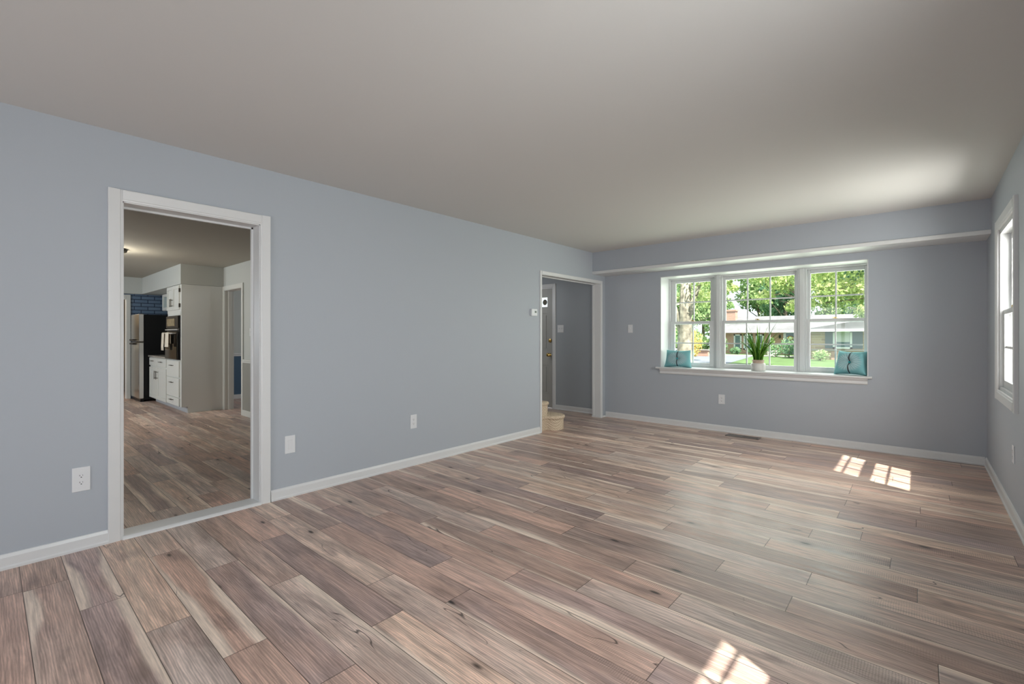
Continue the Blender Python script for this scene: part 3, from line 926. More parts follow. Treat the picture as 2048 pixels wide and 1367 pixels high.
# ------------------------------------------------------------------ foyer beyond the second opening
FY = 6.30
KN_ = 2.63
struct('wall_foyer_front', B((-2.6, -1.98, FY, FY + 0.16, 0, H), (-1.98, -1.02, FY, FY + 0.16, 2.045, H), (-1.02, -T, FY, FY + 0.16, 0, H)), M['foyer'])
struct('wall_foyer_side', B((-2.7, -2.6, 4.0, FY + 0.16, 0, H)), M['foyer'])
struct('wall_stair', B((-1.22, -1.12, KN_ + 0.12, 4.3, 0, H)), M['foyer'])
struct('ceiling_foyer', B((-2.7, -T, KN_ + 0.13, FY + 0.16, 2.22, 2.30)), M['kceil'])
baseboard_x('baseboard_foyer', FY, -1, [(-0.975, -T)])
# entry door with casing
dr = thing('door_1', (-1.5, FY, 0), kind='structure')
cs = B((-1.022, -0.972, FY - 0.016, FY + 0.002, 0, 2.10), (-2.03, -1.978, FY - 0.016, FY + 0.002, 0, 2.10), (-1.978, -1.022, FY - 0.016, FY + 0.002, 2.045, 2.10),
       (-1.045, -1.02, FY - 0.004, FY + 0.14, 0, 2.045), (-1.98, -1.955, FY - 0.004, FY + 0.14, 0, 2.045), (-1.955, -1.045, FY - 0.004, FY + 0.14, 2.02, 2.045))
new_obj('casing', cs, M['trim'], dr, bevel=0.003)
y0 = FY + 0.030
slab = bmesh.new()
xs = [-1.955, -1.83, -1.55, -1.45, -1.17, -1.045]
zs_ = [0.01, 0.24, 0.73, 0.98, 1.61, 1.72, 1.885, 2.02]
for i in range(5):
    for j in range(7):
        pan = i in (1, 3) and j in (1, 3)
        lite = i in (1, 3) and j == 5
        if lite: continue
        yo = y0 + (0.012 if pan else 0.0)
        bx(slab, xs[i], xs[i + 1], yo, y0 + 0.045, zs_[j], zs_[j + 1])
for i in (1, 3):      # raised centre field of each panel
    for j in (1, 3):
        bx(slab, xs[i] + 0.035, xs[i + 1] - 0.035, y0 + 0.004, y0 + 0.03, zs_[j] + 0.035, zs_[j + 1] - 0.035)
new_obj('door_slab', slab, M['door'], dr)
M['lite'] = glass_mat('door_lite_glass', (0.9, 0.92, 0.9))
li = B((xs[3], xs[4], y0 + 0.02, y0 + 0.024, zs_[5], zs_[6]), (xs[1], xs[2], y0 + 0.02, y0 + 0.024, zs_[5], zs_[6]))
new_obj('door_lite', li, M['lite'], dr)
md = bmesh.new()
for cx_ in (-1.232, -1.69):
    lathe(md, [(0.044, 0.0), (0.048, 0.004), (0.044, 0.009)], cx_, y0 + 0.008, 1.80, 24, axis='y')
new_obj('medallion', md, M['bronze'], dr)
def knob(x, z, r, name):
    bm = bmesh.new()
    lathe(bm, [(r * 0.9, 0.0), (r, -0.004), (r * 0.8, -0.010), (r * 0.42, -0.016), (r * 0.42, -0.034), (r * 0.95, -0.045), (r * 1.05, -0.058), (r * 0.8, -0.070), (r * 0.2, -0.075)], x, y0, z, 22, axis='y')
    new_obj(name, bm, M['brass'], dr, smooth=True)
knob(-1.118, 0.905, 0.030, 'door_knob')
bm = bmesh.new(); lathe(bm, [(0.029, 0.0), (0.031, -0.005), (0.029, -0.018), (0.012, -0.022)], -1.108, y0, 1.145, 22, axis='y')
bx(bm, -1.116, -1.100, y0 - 0.034, y0 - 0.02, 1.139, 1.151)
new_obj('deadbolt', bm, M['brass'], dr, smooth=True)
plate((-0.872, FY, 1.343), '-y', 0.122, 0.122, 'double', 'white two-toggle switch plate on the dark foyer wall beside the front door', 'switch')

fl_ = bpy.data.lights.new('foyer_fill', 'POINT'); fl_.energy = 15; fl_.color = (0.93, 0.96, 1.0); fl_.shadow_soft_size = 0.2  # unseen point lamp without a fixture, added to brighten the foyer
flo = bpy.data.objects.new('foyer_fill', fl_); C.objects.link(flo); flo.location = (-1.9, 4.9, 1.9)
# carpeted stairs rising toward the camera behind the left wall
st = thing('carpeted_stairs', (-0.5, 4.8, 0), 'beige looped carpet stairs with rounded bottom step in the foyer opening', 'stairs')
def step(pts, z0, z1, nose=0.022, noseh=0.05):
    bm = bmesh.new()
    prism(bm, pts, 'z', z0, z1 - noseh)
    cx_ = sum(p[0] for p in pts) / len(pts); cy_ = sum(p[1] for p in pts) / len(pts)
    rings = []
    n = 7
    for k in range(n + 1):
        a = -pi / 2 + pi * k / n
        off = nose * (cos(a)) - 0.004
        z = z1 - noseh / 2 + noseh / 2 * sin(a)
        ring = []
        for i, p in enumerate(pts):
            a_, b_ = Vector(pts[i - 1]), Vector(pts[(i + 1) % len(pts)])
            t = (b_ - a_).normalized(); nr = Vector((t.y, -t.x))
            if nr.dot(Vector(p) - Vector((cx_, cy_))) < 0: nr = -nr
            q = Vector(p) + nr * off
            ring.append(bm.verts.new((q.x, q.y, z)))
        rings.append(ring)
    fs = []
    for k in range(n):
        for i in range(len(pts)):
            j = (i + 1) % len(pts)
            fs.append(bm.faces.new((rings[k][i], rings[k][j], rings[k + 1][j], rings[k + 1][i])))
    fs.append(bm.faces.new(rings[-1])); fs.append(bm.faces.new(rings[0][::-1]))
    bmesh.ops.recalc_face_normals(bm, faces=bm.faces[:])
    return bm
def arcp(cx_, cy_, r, a0, a1, n=10):
    return [(cx_ + r * cos(R(a0 + (a1 - a0) * i / n)), cy_ + r * sin(R(a0 + (a1 - a0) * i / n))) for i in range(n + 1)]
# bottom step: quarter rounds into the opening
p1 = [(-1.10, 5.14), (-1.10, 4.668), (-0.05, 4.668), (-0.05, 4.80)] + arcp(-0.075, 4.975, 0.155, -72, 90, 14)
new_obj('step', step(p1, 0, 0.185), M['carpet'], st, smooth=True, auto=50)
p2 = [(-1.10, 4.870), (-1.10, 4.58), (-0.145, 4.58), (-0.145, 4.680), (-0.050, 4.680), (-0.050, 4.835), (-0.058, 4.858), (-0.080, 4.870)]
new_obj('step', step(p2, 0.185, 0.37), M['carpet'], st, smooth=True, auto=50)
for k in range(2, 6):
    yk = 5.10 - 0.27 * k
    p = [(-1.10, yk + 0.03), (-1.10, yk - 0.27), (-0.145, yk - 0.27), (-0.145, yk + 0.03)]
    new_obj('step', step(p, 0.19 + 0.185 * (k - 1), 0.375 + 0.185 * (k - 1)), M['carpet'], st, smooth=True, auto=50)

# ------------------------------------------------------------------ kitchen seen through the first opening
KH = 2.362
KN = 2.63          # kitchen north wall
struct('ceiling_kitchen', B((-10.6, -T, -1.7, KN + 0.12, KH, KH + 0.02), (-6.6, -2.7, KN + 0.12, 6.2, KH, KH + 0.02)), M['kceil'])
# kitchen north wall with the doorway to the dining room
struct('wall_kitchen_north', B((-8.2, -5.075, KN, KN + 0.12, 0, KH), (-5.075, -4.285, KN, KN + 0.12, 1.99, KH), (-4.285, -T, KN, KN + 0.12, 0, KH)), M['kwall'])
ck = bmesh.new()
for (xa, xb) in ((-5.138, -5.072), (-4.288, -4.222)):
    bx(ck, xa, xb, KN - 0.018, KN + 0.002, 0, 2.045)
bx(ck, -5.072, -4.288, KN - 0.018, KN + 0.002, 1.98, 2.045)
bx(ck, -5.078, -5.060, KN - 0.01, KN + 0.13, 0, 1.99); bx(ck, -4.30, -4.282, KN - 0.01, KN + 0.13, 0, 1.99); bx(ck, -5.06, -4.30, KN - 0.01, KN + 0.13, 1.972, 1.99)
bx(ck, -5.062, -5.045, KN + 0.045, KN + 0.09, 0, 1.975)
struct('trim_8', ck, M['cab'], bevel=0.003)
# grey beadboard dado with cap rail right of that doorway
bb = bmesh.new()
for i in range(100):
    xa = -4.22 + i * 0.041
    if xa + 0.038 > -T: break
    bx(bb, xa, xa + 0.037, KN - 0.012, KN + 0.001, 0.08, 0.815)
bx(bb, -4.22, -T, KN - 0.008, KN + 0.001, 0.08, 0.815)
struct('wall_beadboard', bb, M['dado'])
struct('trim_9', B((-4.222, -T, KN - 0.034, KN + 0.001, 0.840, 0.865), (-4.222, -T, KN - 0.022, KN + 0.001, 0.812, 0.842)), M['cab'], bevel=0.004)
struct('baseboard_kitchen', B((-4.222, -T, KN - 0.02, KN + 0.001, 0, 0.09)), M['cab'], bevel=0.004)
plate((-3.93, KN, 1.28), '-y', 0.085, 0.118, 'toggle', 'white switch on the kitchen wall above the grey beadboard', 'switch')
# dining room wall with blue dado seen through the doorway
DX = -6.42
struct('wall_dining', B((DX - 0.1, DX, KN + 0.12, 6.2, 0, KH)), M['kwall'])
struct('wall_dining_dado', B((DX, DX + 0.008, KN + 0.12, 6.2, 0.08, 0.835)), M['blue'])
struct('trim_10', B((DX, DX + 0.03, KN + 0.12, 6.2, 0.862, 0.888), (DX, DX + 0.018, KN + 0.12, 6.2, 0.830, 0.856)), M['trim'], bevel=0.003)
struct('baseboard_dining', B((DX, DX + 0.018, KN + 0.12, 6.2, 0, 0.085)), M['trim'], bevel=0.003)
struct('wall_dining_end', B((DX - 0.1, -2.7, 6.2, 6.32, 0, KH)), M['kwall'])
area('dining_fill', (-4.4, 5.6, 2.2), (-6.0, 3.2, 0.4), 1.2, 0.8, 34, (0.93, 0.97, 1.0))  # area lamp inside the room, added to brighten the dining wall

# soffit over the cabinet run and over the far wall
struct('wall_kitchen_soffit', B((-7.86, -5.14, 2.03, KN, 2.045, KH), (-8.2, -7.86, -1.7, KN, 2.045, KH)), M['kwall'])
# far wall: painted brick with a doorway to the laundry
FX = -8.02
struct('wall_kitchen_far', B((FX - 0.12, FX, -1.7, 1.0, 0, 2.045), (FX - 0.12, FX, 1.0, 1.83, 2.0, 2.045), (FX - 0.12, FX, 1.83, KN, 0, 2.045)), M['bluebrick'])
struct('trim_11', B((FX - 0.13, FX + 0.02, 1.812, 1.878, 0, 2.03), (FX - 0.13, FX + 0.02, 0.975, 1.04, 0, 2.03), (FX - 0.13, FX + 0.02, 1.04, 1.812, 1.94, 2.03)), M['cab'], bevel=0.004)
struct('wall_kitchen_south', B((-8.2, -6.3, -1.82, -1.7, 0, KH), (-4.5, -T, -1.82, -1.7, 0, KH), (-6.3, -4.5, -1.82, -1.7, 0, 0.95), (-6.3, -4.5, -1.82, -1.7, 2.0, KH)), M['kwall'])  # unseen window opening added to let the kitchen fill lamp in
# laundry room
struct('wall_laundry_back', B((-10.6, -10.5, -1.7, KN, 0, KH)), M['laundry'])
struct('wall_laundry_side', B((-10.5, FX - 0.12, KN, KN + 0.12, 0, KH)), M['laundry'])
lp = bpy.data.lights.new('laundry_light', 'POINT'); lp.energy = 24; lp.color = (1.0, 0.86, 0.66); lp.shadow_soft_size = 0.15
lo = bpy.data.objects.new('laundry_light', lp); C.objects.link(lo); lo.location = (-9.2, 1.0, 2.2)
wm = thing('washing_machine', (-9.7, 1.55, 0), 'white top-loading washing machine in the laundry beyond the kitchen', 'washer')
new_obj('cabinet', B((-10.05, -9.40, 1.20, 1.86, 0.03, 0.92)), M['white_gloss'], wm, bevel=0.015)
new_obj('lid', B((-9.98, -9.46, 1.26, 1.80, 0.92, 0.945)), M['white_gloss'], wm, bevel=0.01)
new_obj('control_panel', B((-10.05, -9.93, 1.20, 1.86, 0.92, 1.10)), M['white_gloss'], wm, bevel=0.02)
for yy in (1.35, 1.48, 1.70):
    new_obj('dial', lathe(bmesh.new(), [(0.025, 0), (0.022, 0.02)], -9.93, yy, 1.02, 16, axis='x'), M['slot'], wm)
uc = thing('laundry_cabinet', (-10.3, 1.4, 1.45), 'wooden wall cabinet hung above the washing machine', 'cabinet')
new_obj('body', B((-10.499, -10.18, 0.9, 1.95, 1.45, 2.2)), M['laundry'], uc, bevel=0.004)
for yy in (0.91, 1.435): new_obj('cabinet_door', B((-10.18, -10.16, yy, yy + 0.505, 1.46, 2.19)), M['laundry'], uc, bevel=0.006)

# --- cabinets
CYF = 2.04    # cabinet front plane
def shaker(bm, x0, x1, z0, z1, y, t=0.02, r=0.055):
    bx(bm, x0, x0 + r, y - t, y, z0, z1); bx(bm, x1 - r, x1, y - t, y, z0, z1)
    bx(bm, x0 + r, x1 - r, y - t, y, z1 - r, z1); bx(bm, x0 + r, x1 - r, y - t, y, z0, z0 + r)
    bx(bm, x0 + r, x1 - r, y - t * 0.45, y, z0 + r, z1 - r)
    return bm
def bar_handle(parent, x, y, z, L_, vertical):
    bm = bmesh.new()
    if vertical:
        tube(bm, [(x, y - 0.032, z - L_ / 2), (x, y - 0.032, z + L_ / 2)], 0.0055)
        for s in (-1, 1): tube(bm, [(x, y, z + s * L_ * 0.36), (x, y - 0.032, z + s * L_ * 0.36)], 0.0045)
    else:
        tube(bm, [(x - L_ / 2, y - 0.032, z), (x + L_ / 2, y - 0.032, z)], 0.0055)
        for s in (-1, 1): tube(bm, [(x + s * L_ * 0.36, y, z), (x + s * L_ * 0.36, y - 0.032, z)], 0.0045)
    return new_obj('handle', bm, M['handle'], parent)

tc_ = thing('oven_cabinet', (-5.56, 2.34, 0), 'tall white oven cabinet with plain grey side panel facing the opening', 'cabinet')
new_obj('body', B((-5.985, -5.160, CYF, KN - 0.012, 0.10, 0.835), (-5.985, -5.160, CYF, KN - 0.012, 1.555, 2.04), (-5.985, -5.160, CYF + 0.55, KN - 0.012, 0.8, 1.6),
                  (-5.985, -5.955, CYF, KN - 0.012, 0.8, 1.6), (-5.185, -5.160, CYF, KN - 0.012, 0.8, 1.6)), M['cab'], tc_)
sp_ = bmesh.new()
prism(sp_, [(CYF, 0.10), (CYF + 0.085, 0.10), (CYF + 0.085, 0.0), (KN - 0.012, 0.0), (KN - 0.012, 2.042), (CYF, 2.042)], 'x', -5.160, -5.14)
pn_ = new_obj('side_panel', sp_, M['panel'], tc_)
new_obj('quarter_round', B((-5.14, -5.128, CYF + 0.085, KN - 0.02, 0, 0.014)), M['cab'], pn_)
new_obj('toe_kick', B((-5.985, -5.16, CYF + 0.08, CYF + 0.10, 0, 0.10)), M['toe'], tc_)
for (xa, xb, hx) in ((-5.940, -5.580, -5.615), (-5.572, -5.212, -5.537)):
    d = new_obj('cabinet_door', shaker(bmesh.new(), xa, xb, 1.645, 2.03, CYF, r=0.05), M['cab'], tc_, bevel=0.002)
    bar_handle(d, hx, CYF - 0.02, 1.76, 0.13, True)
for z in (1.71, 1.95):
    new_obj('hinge', B((-5.205, -5.185, CYF - 0.024, CYF - 0.001, z - 0.03, z + 0.03)), M['handle'], tc_)
for (za, zb, hz) in ((0.560, 0.825, 0.745), (0.245, 0.545, 0.47), (0.105, 0.232, 0.19)):
    d = new_obj('drawer', B((-5.955, -5.212, CYF - 0.02, CYF, za, zb)), M['cab'], tc_, bevel=0.003)
    bar_handle(d, -5.585, CYF - 0.02, hz, 0.15, False)

ov = thing('built_in_oven', (-5.585, 2.0, 0.84), 'black built-in wall oven with upper microwave window in the tall cabinet', 'oven')
new_obj('oven_body', B((-5.95, -5.19, CYF - 0.012, CYF + 0.54, 0.842, 1.550)), M['black'], ov, bevel=0.003)
new_obj('oven_door', B((-5.94, -5.23, CYF - 0.045, CYF - 0.012, 0.850, 1.292)), M['oven_glass'], ov, bevel=0.006)
mw = new_obj('control_panel', B((-5.94, -5.23, CYF - 0.030, CYF - 0.012, 1.352, 1.545)), M['handle'], ov, bevel=0.004)
new_obj('panel_window', B((-5.86, -5.40, CYF - 0.034, CYF - 0.030, 1.385, 1.505)), mat('tan_panel', (0.30, 0.25, 0.16), 0.15, var=0.3, vscale=12), mw)
new_obj('trim_strip', B((-5.96, -5.23, CYF - 0.040, CYF - 0.012, 1.315, 1.335)), M['steel_edge'], ov, bevel=0.003)
hb = bmesh.new()
tube(hb, [(-5.90, CYF - 0.085, 1.265), (-5.27, CYF - 0.085, 1.265)], 0.011, 10)
for xx in (-5.88, -5.29): tube(hb, [(xx, CYF - 0.04, 1.265), (xx, CYF - 0.085, 1.265)], 0.009, 8)
new_obj('handle', hb, M['steel_edge'], ov, smooth=True)
def towel(x0, x1, z0, z0b, seed):
    rnd = random.Random(seed)
    bm = bmesh.new()
    n = 10
    prof = [(CYF - 0.066, z0b), (CYF - 0.068, 1.10), (CYF - 0.071, 1.265), (CYF - 0.078, 1.279), (CYF - 0.088, 1.281), (CYF - 0.098, 1.272), (CYF - 0.101, 1.20), (CYF - 0.104, 1.05), (CYF - 0.103, z0)]
    g = []
    ph = rnd.random() * 6
    for i in range(n + 1):
        t = i / n
        row = []
        for k, (yy, zz) in enumerate(prof):
            wob = 0.006 * sin(t * 11 + ph) * (1 if zz < 1.2 else 0.2)
            fl = 1 + 0.12 * (1.28 - zz)
            xx = (x0 + x1) / 2 + (t - 0.5) * (x1 - x0) * fl
            row.append(bm.verts.new((xx, yy - abs(wob) if k > 4 else yy, zz)))
        g.append(row)
    for i in range(n):
        for k in range(len(prof) - 1):
            bm.faces.new((g[i][k], g[i + 1][k], g[i + 1][k + 1], g[i][k + 1]))
    return bm
for (xa, xb, za, zb, lab) in ((-5.90, -5.74, 0.985, 1.08, 'long cream dish towel at the left end of the oven handle'),
                              (-5.66, -5.46, 1.045, 1.10, 'cream dish towel folded over the middle of the oven handle')):
    tw = new_obj('dish_towel', towel(xa, xb, za, zb, int(xa * -100)), M['towel'], loc=((xa + xb) / 2, CYF - 0.085, 1.1), smooth=True)
    s = tw.modifiers.new('thick', 'SOLIDIFY'); s.thickness = 0.003; s.offset = 1
    tag(tw, lab, 'towel', 'towels on the oven handle')

bc = thing('base_cabinet', (-6.6, 2.34, 0), 'low white base cabinet with two doors and two drawers beside the oven cabinet', 'cabinet')
new_obj('body', B((-7.215, -5.990, CYF, KN - 0.012, 0.10, 0.835)), M['cab'], bc)
new_obj('toe_kick', B((-7.2, -5.99, CYF + 0.08, CYF + 0.10, 0, 0.10)), M['toe'], bc)
for (xa, xb, hx) in ((-7.205, -6.615, -6.66), (-6.600, -6.005, -6.545)):
    d = new_obj('cabinet_door', shaker(bmesh.new(), xa, xb, 0.095, 0.655, CYF), M['cab'], bc, bevel=0.002)
    bar_handle(d, hx, CYF - 0.02, 0.53, 0.15, True)
    d = new_obj('drawer', B((xa, xb, CYF - 0.02, CYF, 0.685, 0.825)), M['cab'], bc, bevel=0.003)
    bar_handle(d, (xa + xb) / 2, CYF - 0.02, 0.77, 0.15, False)
ct = new_obj('countertop', B((-7.25, -5.992, CYF - 0.03, KN - 0.012, 0.836, 0.868)), M['counter'], loc=(-6.6, 2.3, 0.84), bevel=0.006)
tag(ct, 'speckled stone countertop on the white base cabinet', 'countertop')
gc = thing('glass_cabinet', (-6.9, 2.5, 1.70), 'white wall cabinet with pale glass panels above the counter', 'cabinet')
new_obj('body', B((-7.62, -5.99, 2.32, KN - 0.001, 1.715, 2.04)), M['cab'], gc)
M['frost'] = mat('frosted_panel', (0.45, 0.52, 0.50), 0.15)
for xa in (-7.61, -6.80):
    d = new_obj('cabinet_door', B((xa, xa + 0.055, 2.30, 2.32, 1.722, 2.034), (xa + 0.745, xa + 0.80, 2.30, 2.32, 1.722, 2.034), (xa + 0.055, xa + 0.745, 2.30, 2.32, 1.98, 2.034), (xa + 0.055, xa + 0.745, 2.30, 2.32, 1.722, 1.776)), M['cab'], gc, bevel=0.002)
    new_obj('glass_panel', B((xa + 0.05, xa + 0.75, 2.312, 2.318, 1.77, 1.99)), M['frost'], d)

# refrigerator
fr = thing('refrigerator', (-7.65, 2.2, 0), 'stainless top-freezer refrigerator with black sides at the far end of the kitchen', 'refrigerator')
new_obj('body', B((-7.975, -7.262, 1.955, KN - 0.02, 0.03, 1.625)), M['black'], fr, bevel=0.008)
for (za, zb) in ((1.118, 1.635), (0.055, 1.105)):
    d = new_obj('fridge_door', B((-7.975, -7.255, 1.878, 1.948, za, zb)), [M['steel']], fr, bevel=0.012)
    new_obj('door_edge', B((-7.2555, -7.252, 1.882, 1.944, za + 0.012, zb - 0.012)), M['steel_edge'], d)
    hb = bmesh.new()
    zz = za + 0.03 if za > 1 else zb - 0.03
    bx(hb, -7.93, -7.60, 1.845, 1.882, zz - 0.014, zz + 0.014)
    new_obj('handle', hb, M['black'], d, bevel=0.004)
new_obj('base_grille', B((-7.97, -7.27, 1.90, 1.955, 0.0, 0.05)), M['black'], fr)

# flush ceiling lamp in the kitchen
cl_ = thing('ceiling_lamp', (-4.30, 1.068, KH), 'bronze flush-mount ceiling lamp glowing at the left edge of the kitchen opening', 'lamp')
b_ = bmesh.new(); lathe(b_, [(0.055, -0.001), (0.175, -0.012), (0.170, -0.035), (0.135, -0.045)], -4.30, 1.068, KH, 40)
new_obj('rim', b_, M['bronze'], cl_, smooth=True)
b_ = bmesh.new(); lathe(b_, [(0.134, -0.044), (0.115, -0.075), (0.07, -0.10), (0.02, -0.11)], -4.30, 1.068, KH, 32)
new_obj('lamp_shade', b_, M['lampglass'], cl_, smooth=True)
b_ = bmesh.new(); lathe(b_, [(0.012, -0.108), (0.014, -0.118), (0.006, -0.130)], -4.30, 1.068, KH, 16)
new_obj('finial', b_, M['bronze'], cl_)
pl_ = bpy.data.lights.new('kitchen_lamp_light', 'POINT'); pl_.energy = 15; pl_.color = (1.0, 0.92, 0.78); pl_.shadow_soft_size = 0.12
po = bpy.data.objects.new('kitchen_lamp_light', pl_); C.objects.link(po); po.location = (-4.30, 1.068, KH - 0.20)

# ------------------------------------------------------------------ outdoors across the street
GZ = -0.72
struct('ground_lawn', B((-60, 60, 6.9, 100, GZ - 0.3, GZ)), M['grass'])
struct('street', B((-60, 60, 20, 27, GZ, GZ + 0.006)), M['asphalt'])
dw = bmesh.new()
v = [dw.verts.new(p) for p in ((-14.0, 27, GZ + 0.01), (-5.6, 27, GZ + 0.01), (-8.6, 49.5, GZ + 0.01), (-17.5, 49.5, GZ + 0.01))]
dw.faces.new(v)
struct('driveway', dw, M['asphalt'])
dw = bmesh.new()
v = [dw.verts.new(p) for p in ((-20.0, 49.5, GZ + 0.012), (-3.9, 49.5, GZ + 0.012), (-3.9, 52.0, GZ + 0.012), (-20, 52.0, GZ + 0.012))]
dw.faces.new(v)
struct('front_walk', dw, M['concrete'])
struct('ground_beside_house', B((4.6, 60, -20, 6.9, GZ - 0.3, GZ)), M['concrete'])

hs = thing('neighbour_house', (-8, 56, GZ), 'low brick ranch house with pale roof seen across the street through the bay window', 'house')
HY = 55.0; WY = 46.0
new_obj('brick_wall', B((-13.9, -3.2, HY, HY + 8, GZ, 1.60)), M['brick'], hs)
new_obj('stone_wall', B((-3.3, 9.0, WY, HY + 8, GZ, 1.62)), M['stone'], hs)
new_obj('brick_wall', B((-1.9, 3.0, WY - 0.05, WY, GZ, 0.05)), M['brick'], hs)
new_obj('window_ledge', B((-3.3, 3.0, WY - 0.12, WY, 0.02, 0.12)), M['concrete'], hs)
rf = bmesh.new()
prism(rf, [(HY - 0.9, 1.62), (HY - 0.9, 1.78), (HY + 4.0, 3.5), (HY + 9, 1.78), (HY + 9, 1.62)], 'x', -14.4, -1.0)
# wing roof, gable ridge running back
prism(rf, [(-4.0, 1.62), (-4.0, 1.76), (2.8, 2.95), (9.6, 1.76), (9.6, 1.62)], 'y', WY - 0.7, HY + 4)
new_obj('roof', rf, M['roof'], hs)
gut = B((-14.4, -4.0, HY - 1.0, HY - 0.88, 1.60, 1.80), (-4.05, 9.6, WY - 0.78, WY - 0.68, 1.60, 1.80), (-4.1, -4.0, WY - 0.7, HY - 0.9, 1.60, 1.78))
new_obj('gutter', gut, M['siding'], hs)
ch = B((-13.5, -12.5, 57.5, 58.4, 1.8, 4.25)); bx(ch, -13.58, -12.42, 57.42, 58.48, 4.12, 4.32)
new_obj('chimney', ch, M['brick'], hs)
def hwindow(x0, x1, z0, z1, y, fw=0.14):
    f = B((x0, x0 + fw, y - 0.08, y, z0, z1), (x1 - fw, x1, y - 0.08, y, z0, z1), (x0, x1, y - 0.08, y, z1 - fw, z1), (x0, x1, y - 0.08, y, z0, z0 + fw))
    w = new_obj('window', f, M['siding'], hs)
    new_obj('pane', B((x0 + fw, x1 - fw, y - 0.03, y + 0.01, z0 + fw, z1 - fw)), M['hwin'], w)
    return w
hwindow(-11.95, -11.15, -0.25, 1.42, HY)
hwindow(-10.95, -10.05, -0.25, 1.42, HY)
hwindow(-9.75, -8.95, -0.25, 1.42, HY)
w = hwindow(-1.78, -0.50, 0.20, 1.68, WY)
new_obj('blind', B((-1.62, -0.66, WY - 0.05, WY - 0.035, 0.75, 1.55)), M['blinds'], w)
for (xa, xb) in ((-2.32, -1.79), (-0.49, 0.18)):
    new_obj('shutter', B((xa, xb, WY - 0.06, WY, 0.22, 1.66)), M['shutter'], hs)
fd = new_obj('front_door', B((-6.86, -5.6, HY - 0.06, HY, -0.6, 1.55)), M['hwin'], hs)
new_obj('door_frame', B((-7.10, -6.86, HY - 0.1, HY, -0.6, 1.62), (-5.6, -5.4, HY - 0.1, HY, -0.6, 1.62), (-7.1, -5.4, HY - 0.1, HY, 1.55, 1.70)), M['siding'], fd)
wr = bmesh.new(); bmesh.ops.create_uvsphere(wr, u_segments=12, v_segments=8, radius=0.24)
for q in wr.verts: q.co = Vector((q.co.x * 1.2, q.co.y * 0.3, q.co.z)) + Vector((-6.45, HY - 0.12, 1.02)) 
new_obj('wreath', wr, mat('wreath_gold', (0.5, 0.28, 0.08), 0.8, var=0.4, vscale=9), fd)
lt = bmesh.new(); lathe(lt, [(0.03, 0.0), (0.10, 0.08), (0.09, 0.32), (0.04, 0.40)], -7.42, HY - 0.16, 0.98, 10)
new_obj('wall_lantern', lt, M['slot'], hs)

# ---- leaves
def crown(rnd, blobs, n, size, zsq=0.8):
    bm = bmesh.new(); cl = bm.loops.layers.float_color.new('leaf')
    tot = sum(b[3] ** 2 for b in blobs)
    for (cx_, cy_, cz_, r_) in blobs:
        m = int(n * r_ ** 2 / tot)
        for k in range(m):
            d = Vector((rnd.gauss(0, 1), rnd.gauss(0, 1), rnd.gauss(0, 1))).normalized()
            rr = r_ * (rnd.random() ** 0.45)
            p = Vector((cx_, cy_, cz_)) + Vector((d.x * rr, d.y * rr, d.z * rr * zsq))
            s = size * rnd.uniform(0.6, 1.4)
            a = Vector((rnd.gauss(0, 1), rnd.gauss(0, 1), rnd.gauss(0, 0.7))).normalized()
            b = a.orthogonal().normalized()
            b = (Matrix.Rotation(rnd.random() * 6.28, 3, a) @ b)
            c = a.cross(b)
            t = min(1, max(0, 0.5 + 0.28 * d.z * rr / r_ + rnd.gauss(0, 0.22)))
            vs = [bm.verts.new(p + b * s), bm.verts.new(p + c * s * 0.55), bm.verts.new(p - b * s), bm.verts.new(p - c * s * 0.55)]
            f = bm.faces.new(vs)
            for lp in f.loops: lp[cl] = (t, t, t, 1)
    return bm

def tree(seed, x, y, h, r_, m, label, group='trees behind the house across the street', n=2600, size=0.30, trunk=0.25, base=0.35, nb=9, bark='bark_dark'):
    rnd = random.Random(seed)
    t = thing('tree', (x, y, GZ), label, 'tree', group)
    blobs = [(x, y, GZ + h * 0.68, r_ * 0.75)]
    for k in range(nb):
        a = rnd.uniform(0, 6.28)
        blobs.append((x + cos(a) * r_ * 0.6 * rnd.uniform(0.4, 1), y + sin(a) * r_ * 0.6 * rnd.uniform(.4, 1), GZ + h * rnd.uniform(base, 0.95), r_ * rnd.uniform(0.30, 0.50)))
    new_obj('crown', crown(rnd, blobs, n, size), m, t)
    bm = bmesh.new()
    tube(bm, [(x, y, GZ - 0.1), (x + 0.1, y, GZ + h * 0.3), (x, y + 0.1, GZ + h * 0.62), (x - 0.1, y, GZ + h * 0.9)], [trunk, trunk * 0.8, trunk * 0.5, trunk * 0.12], 10)
    for k in range(7):
        a = rnd.uniform(0, 6.28); z0 = GZ + h * rnd.uniform(0.3, 0.7)
        tube(bm, [(x, y, z0), (x + cos(a) * r_ * 0.35, y + sin(a) * r_ * 0.35, z0 + h * 0.10), (x + cos(a) * r_ * 0.75, y + sin(a) * r_ * 0.75, z0 + h * 0.18)], [trunk * 0.35, trunk * 0.2, 0.02], 6)
    new_obj('trunk', bm, M[bark], t)
    return t
G_, D_, Y_ = M['leaf_green'], M['leaf_dark'], M['leaf_yellow']
